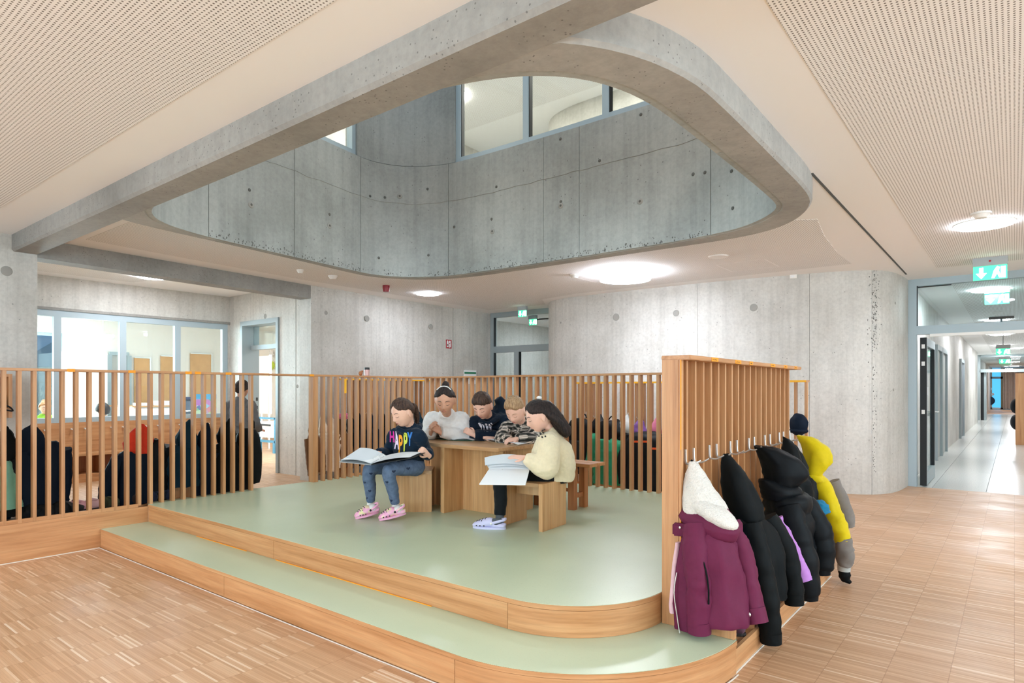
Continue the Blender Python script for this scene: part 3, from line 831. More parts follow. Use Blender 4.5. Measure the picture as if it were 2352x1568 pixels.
box('print', -12.42, -12.4, pp.y, pq.y, pq.z, pp.z - 0.1, M['poster'], pz); box('sky_strip', -12.42, -12.4, pp.y, pq.y, pp.z - 0.1, pp.z, plain('poster_blue', '#4d9cc4', 0.6), pz)
box('stand', -12.5, -12.42, pp.y, pq.y, 0, pq.z, M['white'], pz)
pr_ = thing('printer', 'dark grey office printer behind the classroom window', 'printer', (-12.9, 4.75, 0.75))
pc = atx(433, 935, -12.8)
box('body', -13.1, -12.75, pc.y - 0.16, pc.y + 0.22, 0.9, 1.2, plain('printer_grey', '#5d6068', 0.5), pr_, 0.02); box('lid', -13.1, -12.74, pc.y - 0.16, pc.y + 0.22, 1.205, 1.26, plain('printer_top', '#3c3a52', 0.5), pr_, 0.01)
box('tray', -12.75, -12.6, pc.y - 0.1, pc.y + 0.15, 0.98, 1.0, M['paper'], pr_)
ds = thing('desk', 'white desk with steel legs below the classroom window', 'desk', (-13.0, 5.4, 0))
box('top', -13.3, -12.55, 4.3, 6.6, 0.86, 0.9, M['white'], ds)
for yy in (4.4, 6.5):
    for xx in (-13.2, -12.65): box('leg', xx - .025, xx + .025, yy - .025, yy + .025, 0, 0.86, M['steel'], ds)
sc_ = thing('tall_cabinet', 'tall white cabinet beside the grey classroom door', 'cabinet', (-16.4, 4.3, 0))
ca_, cb_ = atx(228, 800, -16.2), atx(247, 800, -16.2)
box('body', -17.05, -16.2, ca_.y - 0.6, cb_.y, 0, 2.25, M['white'], sc_); box('door', -16.2, -16.18, ca_.y - 0.55, cb_.y - .03, 0.1, 2.2, M['plastic'], sc_)
d2 = st(thing('door_2', 'grey framed door in the far classroom wall', None, (FXW, 5.2, 0)))
da, db = atx(250, 815, FXW), atx(295, 815, FXW)
for yy in (da.y, db.y): box('jamb', FXW - .02, FXW + .06, yy - .05, yy + .05, 0, da.z, M['frame'], d2)
box('head', FXW - .02, FXW + .06, da.y, db.y, da.z, da.z + .08, M['frame'], d2); box('door_leaf', FXW - .02, FXW + .02, da.y, db.y, 0, da.z, M['doorgrey'], d2)
# room seen through the alcove door: flip chart board, blue framed trolley, stars on the window
fl = thing('flip_board', 'tall cream pin board seen through the alcove door', 'board', (-10.6, 8.2, 0))
a_, b_ = aty(597, 820, 8.3), aty(620, 950, 8.3)
box('panel', a_.x, b_.x, 8.28, 8.32, b_.z, a_.z + 0.02, plain('cream_board', '#e6ded0', 0.6), fl)
box('frame', b_.x, b_.x + .03, 8.27, 8.33, b_.z, a_.z + .04, M['steel'], fl)
for dx in (a_.x + .05, b_.x - .05): box('leg', dx - .02, dx + .02, 8.28, 8.32, 0.0, b_.z, M['steel'], fl)
tr = thing('trolley', 'white trolley with a blue steel frame seen through the alcove door', 'trolley', (-10.4, 7.9, 0))
a_, b_ = aty(594, 957, 7.8), aty(634, 1012, 7.8)
tb = M['tealframe'] = plain('teal_steel', '#3d7f9b', 0.45)
for xx in (a_.x, b_.x): box('post', xx - .03, xx + .03, 7.77, 7.83, b_.z - .05, a_.z, tb, tr); box('foot', xx - .04, xx + .04, 7.74, 7.86, 0, b_.z - .05, tb, tr)
box('rail', a_.x, b_.x, 7.77, 7.83, a_.z - .04, a_.z, tb, tr); box('rail', a_.x, b_.x, 7.77, 7.83, b_.z - .05, b_.z, tb, tr)
box('body', a_.x + .04, b_.x - .12, 7.8, 8.2, b_.z + .06, a_.z - .1, M['plastic'], tr); box('handle', a_.x + .1, a_.x + .5, 7.78, 7.8, (a_.z + b_.z) / 2 + .06, (a_.z + b_.z) / 2 + .1, M['black'], tr)
def star(name, c, r0, r1, n, mat, label):
    V = [(c[0] + (r0 if k % 2 == 0 else r1) * math.sin(math.pi * k / n), c[1] + d, c[2] + (r0 if k % 2 == 0 else r1) * math.cos(math.pi * k / n)) for d in (0, 0.01) for k in range(2 * n)]
    m = 2 * n
    o = mesh(name, V, [tuple(range(m)), tuple(range(m, 2 * m))] + [(i, (i + 1) % m, m + (i + 1) % m, m + i) for i in range(m)], mat)
    return setp(o, label, 'star')
star('paper_star', aty(622, 814, 10.2), 0.17, 0.08, 8, M['paper'], 'white paper star hanging in the window behind the alcove door')
star('paper_sun', aty(626, 839, 10.2), 0.14, 0.08, 10, plain('lime_paper', '#b9cf3c', 0.6), 'lime green paper sun hanging below the white paper star')
# ------------------------------------------------------------------ glazed door screen at the back left
d3 = st(thing('door_3', 'grey aluminium glazed door screen at the back left', None, (-7.8, 10.25, 0)))
GX0, GX1, GY = -8.62, -6.9, 10.22
def fr(nm, x0, x1, z0, z1, y=GY, th=0.08, m=None, par=None): return box(nm, x0, x1, y - th / 2, y + th / 2, z0, z1, m or M['framedark'], par or d3)
fr('post', GX0, GX0 + 0.1, 0, 3.0); fr('post', GX1 - 0.06, GX1, 0, 3.0)
fr('head', GX0 + .1, GX1 - .06, 2.9, 3.0); fr('transom', GX0 + .1, GX1 - .06, 2.17, 2.3)
fr('mullion', -7.99, -7.86, 0, 2.17); fr('gasket', -7.86, -7.845, 0.05, 2.17, GY - .02, 0.06, M['gasket']); fr('gasket', GX0 + .1, GX0 + .115, 2.3, 2.9, GY - .02, 0.06, M['gasket']); fr('gasket', GX0 + .1, GX0 + .115, 0.05, 2.17, GY - .02, 0.06, M['gasket'])
fr('pane', GX0 + .1, GX1 - .06, 2.3, 2.9, GY, 0.008, M['glass']); fr('pane', GX0 + .1, -7.99, 0.05, 2.17, GY, 0.008, M['glass']); fr('pane', -7.85, GX1 - .06, 0.05, 2.17, GY, 0.008, M['glass'])
st(box('wall_passage_far', -9.6, -6.2, 14.2, 14.4, 0, CH, M['conc'])); st(box('wall_passage_left', -9.6, -9.4, 10.5, 14.2, 0, CH, M['conc'])); st(box('wall_passage_right', -6.45, -6.25, 10.5, 14.2, 0, CH, M['conc']))
pcl = st(box('ceiling_passage', -9.6, -6.2, 10.9, 14.4, CH, CH + .08, M['ceil']))
for px, py in ((1180, 776), (1243, 784)):
    p = aty(px, py, 14.19); blob('tie_plug', p, (0.06, 0.006, 0.06), M['hole'], bpy.data.objects['wall_passage_far'])
# ------------------------------------------------------------------ corridor on the right
FY = 10.9
st(box('wall_corridor_left', -1.5, -1.25, 10.98, 34, 0, CH, M['conc'])); st(box('wall_corridor_left_far', -2.2, -1.36, 34, 62, 0, CH, M['conc']))
st(box('wall_corridor_right', 2.0, 2.2, 10.98, 62, 0, CH, M['white']))
ccl = st(box('ceiling_corridor', -1.5, 2.2, 10.95, 62, CH, CH + .08, M['ceil']))
field([(-0.75, 11.6), (1.7, 11.6), (1.7, 58), (-0.75, 58)], ccl)
d4 = st(thing('door_4', 'grey aluminium corridor door screen with an open glazed leaf', None, (0.3, FY, 0)))
fr('post', -1.215, -1.11, 0, 3.0, FY, .1, M['frame'], d4); fr('post', 1.8, 1.9, 0, 3.0, FY, .1, M['frame'], d4)
fr('head', -1.11, 1.8, 2.9, 3.0, FY, .1, M['frame'], d4); fr('transom', -1.11, 1.8, 2.2, 2.32, FY, .1, M['frame'], d4)
fr('gasket', -1.11, -1.098, 2.32, 2.9, FY - .03, .04, M['gasket'], d4); fr('pane', -1.11, 1.8, 2.32, 2.9, FY, .008, M['glass'], d4)
fr('door_track', -0.95, 1.2, 2.16, 2.2, FY - .03, .05, M['plastic'], d4); fr('closer_box', 0.35, 0.6, 2.21, 2.28, FY - .08, .06, M['plasticg'], d4)
lf = thing('x', None, None); bpy.data.objects.remove(lf)
# the leaf, opened into the corridor: stiles, rails, pane, black edge seal, handle
LX = -1.03
lf = box('door_leaf', LX - 0.03, LX + 0.03, 10.99, 11.09, 0.01, 2.16, M['framedark'], d4)
box('edge_seal', LX - 0.05, LX + 0.032, 10.96, 10.99, 0.01, 2.16, M['gasket'], lf)
box('stile', LX - .03, LX + .03, 12.12, 12.22, 0.01, 2.16, M['framedark'], lf)
box('rail', LX - .03, LX + .03, 11.09, 12.12, 0.01, 0.2, M['framedark'], lf); box('rail', LX - .03, LX + .03, 11.09, 12.12, 2.04, 2.16, M['framedark'], lf)
box('pane', LX - .004, LX + .004, 11.09, 12.12, 0.2, 2.04, M['glass'], lf); box('gasket', LX - .01, LX + .034, 12.1, 12.125, 0.2, 2.04, M['gasket'], lf)
for s in (1, -1): tube('handle', [(LX + s * .03, 12.17, 1.05), (LX + s * .08, 12.17, 1.05), (LX + s * .08, 12.03, 1.05)], 0.011, M['steel'], lf, 8, 1)
for z in (2.0, 1.05, 1.75): box('hinge_plate', LX - 0.03, LX + .01, 10.953, 10.962, z, z + .06, M['plastic'], lf)
box('notice', LX + .005, LX + .008, 11.3, 11.45, 1.32, 1.44, M['paper'], lf)
def wall_door(name, y0, y1, h, label, leaf=M['doorgrey']):
    d = st(thing(name, label, None, (-1.25, (y0 + y1) / 2, 0)))
    for yy in (y0, y1): box('jamb', -1.26, -1.19, yy - .05, yy + .05, 0, h, M['framedark'], d)
    box('head', -1.26, -1.19, y0, y1, h, h + .1, M['framedark'], d); box('door_leaf', -1.26, -1.235, y0, y1, 0, h, leaf, d)
ys = [atx(px, HY, -1.22).y for px in (2150, 2168, 2206, 2215, 2243)]
wall_door('door_5', ys[0], ys[0] + 1.1, 2.2, 'grey corridor door nearest to the glazed screen')
wall_door('door_6', ys[1] - 0.6, ys[1] + 0.6, 2.2, 'second grey door along the corridor wall'); wall_door('door_7', ys[2], ys[2] + 1.4, 2.2, 'third grey door along the corridor wall', plain('dark_leaf', '#6d747b', 0.5))
d8 = st(thing('door_8', 'far glazed door screen across the corridor', None, (0, 36.3, 0)))
for x0 in (-1.35, 1.9): fr('post', x0, x0 + .12, 0, CH, 36.3, .1, M['framedark'], d8)
fr('head', -1.25, 1.9, 2.9, 3.0, 36.3, .1, M['framedark'], d8); fr('transom', -1.25, 1.9, 2.2, 2.34, 36.3, .1, M['framedark'], d8); fr('pane', -1.25, 1.9, 2.34, 2.9, 36.3, .01, M['glass'], d8)
box('door_leaf', -1.22, -1.1, 36.4, 37.4, 0, 2.2, M['gasket'], d8); box('door_leaf', -1.1, -1.02, 36.4, 37.4, 0, 2.2, M['framedark'], d8)
st(box('floor_corridor_end', -2.4, 2.9, 46, 62, -0.02, 0.004, M['parquet']))
fe = st(thing('wall_corridor_end', 'glazed end wall of the corridor with bright blue panes', None, (0, 58, 0)))
box('pane', -2.2, 2.2, 58.0, 58.02, 0.1, 2.95, glow('blue_daylight_pane', '#4aa6d6', 1.1), fe)
for x0 in (-2.2, -1.35, -0.7, 2.0): box('mullion', x0 - .07, x0 + .07, 57.9, 58, 0, 3.0, M.get('pale') or wood('pale_frame', 'z', '#d9bd98', '#ccaa80', '#bd9a70'), fe)
box('rail', -2.2, 2.2, 57.9, 58, 0, .12, M['paper'], fe); box('rail', -2.2, 2.2, 57.9, 58, 2.2, 2.35, M['framedark'], fe)
for i, (px, py, r) in enumerate(((2268, 885, .12), (2266, 870, .1), (2274, 893, .12), (2270, 903, .15), (2268, 920, .45), (2280, 905, .1))):
    p = aty(px, py, 57.9)
    o = blob('window_painting', p, (r, 0.03, r * (1.0 if i != 4 else 0.8)), M['paper'] if i != 4 else plain('painted_dark', '#21384a', .7), fe, None, 12, 8)
# curtain
cv = []
n = 70
for k in range(n + 1):
    xx = -0.62 + 2.6 * k / n; cv.append((xx, 57.2 + 0.09 * math.sin(k * 1.35) + 0.03 * math.sin(k * 0.61)))
setp(prismquad('curtain', cv, offs(cv, 0.02), 0.05, 2.97, M['curtain']), 'taupe pleated curtain at the far end of the corridor', 'curtain')
cbn = thing('corridor_cabinet', 'tall oak cabinet on the right side of the corridor', 'cabinet', (0.3, 21.3, 0))
box('side_panel', 0.02, 0.75, 20.7, 20.74, 0, 1.82, M['woodz'], cbn); box('side_panel', 0.02, 0.75, 22.6, 22.64, 0, 1.82, M['woodz'], cbn); box('back', 0.71, 0.75, 20.74, 22.6, 0, 1.82, M['woodz'], cbn)
for z in (0.02, 0.4, 0.8, 1.2, 1.79): box('shelf', 0.03, 0.71, 20.74, 22.6, z, z + .03, M['woodx'], cbn)
bgk = fabric('bag_black', '#1b1d22')
for i, (z, y) in enumerate(((0.35, 20.9), (0.75, 21.4))):
    o = blob('bag', (0.04, y, z + 0.22), (0.13, 0.2, 0.2), bgk); setp(o, 'black bag in the corridor cabinet, %s' % ('lower one' if i == 0 else 'upper one'), 'bag', 'bags in the corridor cabinet')
# ------------------------------------------------------------------ lamps, signs and ceiling fittings
def lamp(loc, r, label, group, rec=True, name='ceiling_lamp', m='lamp', h=0.012):
    t = thing(name, label, 'lamp', loc, group)
    cyl('rim', (loc[0], loc[1], loc[2] - .012), r, .012, M['lamprim'], t, 40)
    cyl('diffuser', (loc[0], loc[1], loc[2] - h - 0.012), r - 0.008, h, M[m], t, 40)
    return t
lamp((-7.62, 7.4, CH), 0.19, 'round ceiling lamp near the red alarm sounder', 'hall ceiling lamps')
t = lamp((-0.23, 7.6, CH), 0.245, 'round ceiling lamp in front of the corridor door screen', 'hall ceiling lamps')
lamp((-10.2, 4.16, AZ), 0.2, 'round ceiling lamp in the alcove', 'hall ceiling lamps', m='lampc')
big = thing('surface_lamp', 'large drum ceiling lamp in front of the curved concrete wall', 'lamp', (-4.16, 7.75, CH - .1))
cyl('drum', (-4.16, 7.75, CH - .11), 0.34, 0.045, M['lampd'], big, 48); cyl('mount', (-4.16, 7.75, CH - .065), 0.08, 0.065, M['lamprim'], big, 40)
for lx, ly, wh in ((-6.2, -0.6, 'left, nearer row'), (-3.0, -0.6, 'middle, nearer row'), (-6.2, -3.6, 'left, rear row'), (-3.0, -3.6, 'middle, rear row'), (0.4, -3.6, 'right, rear row'), (2.6, -0.6, 'right side, rear'), (2.6, 4.2, 'right side, middle'), (2.6, 8.0, 'right side, far')):
    lamp((lx, ly, CH), 0.245, 'unseen round hall ceiling lamp outside the picture, ' + wh, 'hall ceiling lamps outside the picture')  # unseen lamps continuing the grid, kept for the light they give
for i, (px, py, D) in enumerate(((2272, 664, 0), (2290, 733, 0), (2298, 767, 0), (2301, 792, 0), (2305, 812, 0))):
    p = atz(px, py, CH)
    lamp((p.x, p.y, CH), 0.24, ('nearest', 'second', 'third', 'fourth', 'fifth')[i] + ' round ceiling lamp along the corridor', 'corridor ceiling lamps', m='lampc')
for i, yy in enumerate((31, 39, 46, 54)): lamp((0.0, yy, CH), 0.24, ('first', 'second', 'third', 'last')[i] + ' of the far round lamps added at the corridor end', 'added far corridor lamps', m='lampc')  # extra lamps added to brighten the far end
lamp((-9.6, 8.3, 3.11), 0.25, 'added round ceiling lamp in the room behind the alcove door', 'hall ceiling lamps', m='lampc')  # lamp put in to light the room behind the door
lamp((-7.9, 12.3, CH), 0.2, 'round ceiling lamp behind the back left door screen', 'hall ceiling lamps', m='lampc')
for lx, ly, wh in ((-7.4, 7.6, 'back left corner'), (-4.2, 7.7, 'curved wall'), (-7.7, 3.5, 'left window'), (0.5, 4, 'right side'), (-5.6, 7.0, 'far window')): lamp((lx, ly, UZ), 0.34, 'added round ceiling lamp on the upper floor near the ' + wh, 'added upper floor lamps', m='lampu')  # lamps put in to brighten the upper rooms
def exit_sign(c, w, h, label, plate=True):
    t = thing('exit_sign', label, 'exit sign', (c[0], c[1], c[2]), 'exit signs')
    if c[2] < CH - .01: box('stem', c[0] - .01, c[0] + .01, c[1] - .01, c[1] + .01, c[2], CH, M['plasticg'], t)
    box('housing', c[0] - w / 2, c[0] + w / 2, c[1] - .03, c[1] + .03, c[2] - h * .38, c[2], M['plasticg'], t)
    p = box('plate', c[0] - w / 2 + .005, c[0] + w / 2 - .005, c[1] - .008, c[1] + .008, c[2] - h, c[2] - h * .38, M['exitg'], t)
    y = c[1] - .0105; zc = c[2] - h * .7; s = h * .25
    def fl(nm, pts): 
        m = len(pts)
        return mesh(nm, [(a, y + d, b) for d in (0, .003) for a, b in pts], [tuple(range(m)), tuple(range(m, 2 * m))] + [(i, (i + 1) % m, m + (i + 1) % m, m + i) for i in range(m)], M['exit'], p)
    x0 = c[0] - w * .25
    fl('arrow', [(x0 - s * .3, zc + s), (x0 + s * .3, zc + s), (x0 + s * .3, zc), (x0 + s * .8, zc), (x0, zc - s), (x0 - s * .8, zc), (x0 - s * .3, zc)])
    x1 = c[0] + w * .22
    fl('doorway', [(x1 + s * .4, zc - s), (x1 + s * 1.1, zc - s), (x1 + s * 1.1, zc + s), (x1 + s * .4, zc + s)])
    fl('runner', [(x1 - s * .9, zc - s), (x1 - s * .5, zc - s), (x1 - s * .1, zc - .2 * s), (x1 + s * .2, zc - s), (x1 + s * .45, zc - s * .8), (x1 + s * .15, zc + .3 * s), (x1 + .3 * s, zc + .9 * s), (x1 - s * .1, zc + 1.1 * s), (x1 - s * .6, zc + .3 * s)])
    return t
p = aty(2274, 624, 9.6); e1 = exit_sign((p.x, 9.6, CH), 0.34, 0.27, 'lit green exit sign at the ceiling before the corridor screen')
blob('led', (p.x, 9.565, CH - .05), (.012, .006, .012), M['signred'], e1, None, 10, 8)
p = aty(2290, 675, 12.6); exit_sign((p.x, 12.6, aty(2290, 672, 12.6).z + .1), 0.32, 0.28, 'lit green exit sign just inside the corridor')
p = aty(2304, 800, 22); exit_sign((p.x, 22, aty(2304, 800, 22).z + .1), 0.32, 0.27, 'small lit exit sign halfway down the corridor')
p = aty(2308, 826, 35); exit_sign((p.x, 35, CH - .15), 0.4, 0.3, 'farthest lit exit sign in the corridor')
p = aty(1200, 713, 9.7); exit_sign((p.x, 9.7, CH), 0.2, 0.2, 'lit exit sign in front of the back left door screen')
p = aty(1224, 725, 10.6); exit_sign((p.x, 10.6, CH - .06), 0.2, 0.2, 'lit exit sign behind the back left door screen')
def detector(px, py, label, r=0.05, z=CH):
    p = atz(px, py, z); t = thing('smoke_detector', label, 'detector', (p.x, p.y, z))
    cyl('base', (p.x, p.y, z - .02), r, .02, M['plastic'], t, 24); cyl('head', (p.x, p.y, z - .05), r * .55, .03, M['plastic'], t, 20, r * .85)
detector(1320, 630, 'white smoke detector beside the large drum lamp', .07); detector(765, 633, 'white smoke detector under the left rim of the ceiling opening', .07)
detector(2253, 488, 'white motion sensor beside the lamp near the corridor', .08); detector(690, 619, 'small white smoke detector above the secondary beam', .05)
detector(2291, 715, 'white motion sensor on the corridor ceiling', .08)
p = atz(1650, 588, CH); t = thing('ceiling_speaker', 'flat round white loudspeaker in the perforated ceiling', 'speaker', (p.x, p.y, CH)); cyl('grille', (p.x, p.y, CH - .012), .11, .012, M['ceil'], t, 32); cyl('ring', (p.x, p.y, CH - .006), .12, .006, M['lamprim'], t, 32)
p = atz(887, 655, CH); t = thing('alarm_sounder', 'dark red fire alarm sounder on the ceiling', 'alarm', (p.x, p.y, CH)); cyl('base', (p.x, p.y, CH - .04), .055, .04, M['red'], t, 24); cyl('horn', (p.x, p.y, CH - .1), .045, .06, M['red'], t, 24, .055)
p = atz(2299, 744, CH); t = thing('corridor_alarm', 'red alarm beacon on the corridor ceiling', 'alarm', (p.x, p.y, CH)); cyl('base', (p.x, p.y, CH - .04), .06, .04, M['red'], t); cyl('lens', (p.x, p.y, CH - .12), .05, .08, plain('beacon', '#d2384a', .3), t)
p = atz(2300, 727, CH); t = thing('hanging_projector', 'dark slim projector bracket under the corridor ceiling', 'projector', (p.x, p.y, CH)); obox('plate', (p.x, p.y, CH - .03), (.22, .1, .02), 0, M['black'], t); box('arm', p.x - .02, p.x + .02, p.y - .02, p.y + .02, CH - .14, CH - .05, M['tealframe'], t)
def flat_sign(name, c, w, h, X, mat, label, marks):
    p = atx(c[0], c[1], X); t = thing(name, label, 'sign', (X, p.y, p.z - h / 2))
    b = box('plate', X, X + .012, p.y - w / 2, p.y + w / 2, p.z - h / 2, p.z + h / 2, mat, t)
    for (a0, a1, b0, b1, m) in marks: box('mark', X + .012, X + .015, p.y + w * (a0 - .5), p.y + w * (a1 - .5), p.z + h * (b0 - .5), p.z + h * (b1 - .5), m, b)
    return t
flat_sign('fire_sign', (1030, 790), .15, .17, -8.615, M['signred'], 'small red fire extinguisher sign on the concrete wall', [(.12, .42, .15, .8, M['paper']), (.2, .34, .8, .92, M['paper']), (.55, .66, .1, .55, M['paper']), (.72, .84, .15, .6, M['paper']), (.55, .8, .62, .88, M['paper']), (.18, .36, .3, .5, M['signred'])])
flat_sign('rescue_notice', (1079, 866), .37, .28, -8.63, M['paper'], 'white notice with a green heading on the concrete wall', [(.03, .97, .74, .88, M['signgreen']), (.1, .4, .5, .56, M['plasticg']), (.1, .5, .36, .42, M['plasticg']), (.6, .9, .3, .6, M['plasticg'])])
p = aty(1822, 635, 9.37); t = thing('sensor_box', 'small white sensor box at the top of the curved wall', 'sensor', (p.x, 9.37, p.z)); obox('case', (p.x, 9.38, p.z), (.045, .02, .025), 0.1, M['plastic'], t); box('label_plate', p.x - .02, p.x + .02, 9.352, 9.36, p.z - .01, p.z + .01, M['paper'], t)
for px, py, r in ((1415, 728, .06), (1553, 719, .05), (1731, 706, .055), (1288, 741, .018), (2056, 696, .02), (2052, 895, .02)):
    o = None
    d = ray(px, py); best = None
    for a, b in zip(CWP, CWP[1:]):
        e = Vector(b) - Vector(a); den = d.x * e.y - d.y * e.x
        if abs(den) < 1e-9: continue
        tt = (a[0] * e.y - a[1] * e.x) / den; u = (a[0] * d.y - a[1] * d.x) / den
        if tt > 0 and 0 <= u <= 1 and (best is None or tt < best[0]): best = (tt, e.normalized())
    if best:
        P = EP + d * best[0]; e = best[1]
        blob('tie_plug', P, (r, 0.005, r), M['hole'], cw, Matrix((Vector((e.x, e.y, 0)), Vector((-e.y, e.x, 0)), Vector((0, 0, 1)))).transposed(), 18, 8)
for px, py, r in ((747, 718, .045), (843, 731, .05), (990, 750, .045), (723, 714, .02)): blob('tie_plug', atx(px, py, -8.47 - (px - 712) * .0003), (.006, r, r), M['hole'], wl)
blob('tie_plug', atx(15, 622, -8.118), (.004, .05, .05), M['hole'], bpy.data.objects['wall_left'])
# ------------------------------------------------------------------ stage: two wooden steps with green linoleum
S1, S2 = 0.168, 0.33
CXC, CYC = -2.05, 3.14
def arc(r, a0=-90, a1=0, n=24): return [(CXC + r * math.cos(math.radians(a0 + (a1 - a0) * k / n)), CYC + r * math.sin(math.radians(a0 + (a1 - a0) * k / n))) for k in range(n + 1)]
stg = thing('stage_platform', 'low two step oak stage covered with pale green linoleum', 'stage', (-3.9, 4.1, 0))
XL = -6.355
lowf = [(XL, 2.16)] + arc(0.98); upf = [(XL, 2.555)] + arc(0.585)
def inset(path, d): return offs(path, d)
# lower step: boards, nosing, linoleum
sx = [XL, aty(513, 1340, 2.16).x, CXC]
box('riser_board', XL, sx[1] - .0015, 2.164, 2.19, 0.004, S1 - .026, M['woodx'], stg); box('riser_board', sx[1] + .0015, CXC - .0015, 2.164, 2.19, 0.004, S1 - .026, M['woodx'], stg)
prismquad('riser_board', arc(0.976, -89.9), arc(0.95, -89.9), 0.004, S1 - .026, M['woodh'], stg)
nl = lowf; prismquad('nosing', nl, offs(nl, 0.03), S1 - .023, S1 - .002, M['woodh'], stg)
prism('step_cover', offs(lowf, 0.004) + [(-1.08, 3.16), (-1.46, 3.16)] + list(reversed(offs(upf, 0.02)))[1:], S1 - .012, S1, M['lino'], stg)
ux = [XL, aty(627, 1250, 2.555).x, CXC]
box('riser_board', XL, ux[1] - .0015, 2.559, 2.585, S1 + .001, S2 - .028, M['woodx'], stg); box('riser_board', ux[1] + .0015, CXC - .0015, 2.559, 2.585, S1 + .001, S2 - .028, M['woodx'], stg)
prismquad('riser_board', arc(0.581, -89.9), arc(0.556, -89.9), S1 + .001, S2 - .028, M['woodh'], stg)
prismquad('nosing', upf, offs(upf, 0.03), S2 - .025, S2 - .002, M['woodh'], stg)
prism('stage_cover', offs(upf, 0.004) + [(-1.46, 3.16), (-1.46, 6.17), (-6.47, 6.17), (-6.47, 2.6)], S2 - .012, S2, M['lino'], stg)
prism('core', offs(upf, 0.05) + [(-1.47, 3.2), (-1.47, 6.15), (-6.46, 6.15), (-6.46, 2.62)], 0.0, S2 - .014, M['woody'], stg)
# white sealant line along the floor
tube('sealant_line', [Vector((a, b, 0.002)) for a, b in ([(XL, 2.155)] + arc(0.985))], [(0.003, 0.004)] * 26, M['seal'], stg, 6, 1)
# orange tape along the foot of the upper riser
box('tape', -5.4, -4.6, 2.552, 2.556, S1, S1 + .004, M['orange'], stg); box('tape', -4.2, -2.6, 2.552, 2.556, S1, S1 + .004, M['orange'], stg)
# ------------------------------------------------------------------ slatted fences
def fence(name, label, loc): return thing(name, label, 'fence', loc)
f1 = fence('slat_fence', 'long oak slat fence with a plinth along the left of the stage', (-6.42, 3, 0))
SLW, SLD, ZT = 0.026, 0.061, 1.556
plinth = box('plinth_board', -6.385, -6.36, -1.6, 2.56, 0.004, 0.312, M['woody'], f1)
box('sealant_line', -6.36, -6.354, -1.6, 2.155, 0.0, 0.006, M['seal'], f1)
s0 = box('slat', -SLD, 0, -SLW, 0, 0.0, 1.0, M['slatdark'], f1); first = True
def put_slat(parent, x, y, z0, z1, src=None, turn=False):
    global first
    if first: o = s0; first = False
    else: o = share(s0, 'slat', (0, 0, 0), parent)
    o.location = (x, y, z0); o.scale = (1, 1, z1 - z0)
    if turn: o.rotation_euler = (0, 0, -math.pi / 2)
    return o
prev = None
for k in range(-26, 22):
    y = 1.494 + 0.1007 * k
    low = y < 2.5
    put_slat(f1, -6.36, y, 0.313 if low else S2, ZT)
    if low: box('bottom_rail', -6.38, -6.362, y, y + 0.0745, 0.313, 0.345, M['woody'], f1)
for y in (4.41 + 0.0985 * k for k in range(16)): put_slat(f1, -6.36, y, S2, ZT)
box('end_post', -6.45, -6.36, 4.345, 4.384, S2, ZT, M['woodz'], f1)
box('top_rail', -6.47, -6.35, -1.6, 6.12, ZT, ZT + .022, M['woody'], f1, 0.003)
# orange tape bits on the rail
for px in (163, 303, 433, 455, 525, 716):
    p = atx(px, 850, -6.35); box('tape', -6.352, -6.348, p.y - .03, p.y + .03, ZT - .001, ZT + .024, M['orange'], f1)
p = atx(757, 880, -6.36); box('tape', -6.362, -6.356, 4.78, 4.81, 1.36, 1.53, M['yellow'], f1)
f2 = fence('back_slat_fence', 'oak slat fence along the back of the stage behind the children', (-4.2, 6.1, 0))
xk = [-6.30 + 0.1037 * k for k in range(45)]
for x_ in xk:
    o = put_slat(f2, x_, 6.08, S2, ZT); o.rotation_euler = (0, 0, -math.pi / 2); o.location = (x_, 6.08, S2)
box('top_rail', -6.35, -1.72, 6.07, 6.18, ZT, ZT + .022, M['woodx'], f2, 0.003)
# ------------------------------------------------------------------ coat rack on the right with shoe bench
rk = thing('coat_rack', 'oak slatted coat rack with shoe bench and steel hooks beside the stage', 'coat rack', (-1.3, 4.2, 0))
box('end_post', -1.462, -1.372, 3.13, 3.165, S1 + .001, ZT, M['woodz'], rk)
box('end_post', -1.372, -1.358, 3.134, 3.165, S1 + .001, ZT, M['woodz'], rk)
for k in range(18):
    y = 3.25 + 0.1148 * k
    o = put_slat(rk, -1.368, y, 0.33, ZT); o.scale = (1.45, 0.85, ZT - .33)
tp = box('top_board', -1.466, -1.305, 3.128, 5.3, ZT, ZT + .024, M['woody'], rk, 0.004)
for (a, b) in ((3.42, 3.52), (3.8, 3.9), (4.06, 4.12), (4.5, 4.6), (4.82, 4.9), (5.1, 5.17)):
    lb = box('name_label', -1.306, -1.3035, a, b, ZT + .001, ZT + .023, M['orange'], rk)
    for j in range(5): box('scribble', -1.3036, -1.303, a + .012 + j * (b - a - .03) / 5, a + .02 + j * (b - a - .03) / 5, ZT + .008, ZT + .011 + .004 * (j % 2), M['black'], lb)
box('tape', -1.361, -1.356, 3.131, 3.1345, 1.09, ZT, M['orange'], rk); box('tape', -1.361, -1.356, 3.131, 3.1345, 0.5, 0.75, M['orange'], rk)
# hooks
hy = [3.207, 3.318, 3.543, 3.654, 3.883, 4.0, 4.226, 4.339, 4.568, 4.686, 4.913, 5.022, 5.19]
HX = -1.366
h0 = None
for y in hy:
    if h0 is None:
        V, Fc = tubegeo([Vector((0, 0, 0.075)), Vector((0.002, 0, 0.012)), Vector((0.012, 0, 0.0)), Vector((0.045, 0, 0.0)), Vector((0.085, 0, 0.022))], [(0.0025, 0.006), (0.0025, 0.006), (0.003, 0.0055), (0.003, 0.0045), (0.003, 0.004)], 8, 4)
        h0 = autosmooth(mesh('hook', V, Fc, M['steel'], rk)); h0.location = (HX, y, 1.01)
    else: share(h0, 'hook', (HX, y, 1.01), rk)
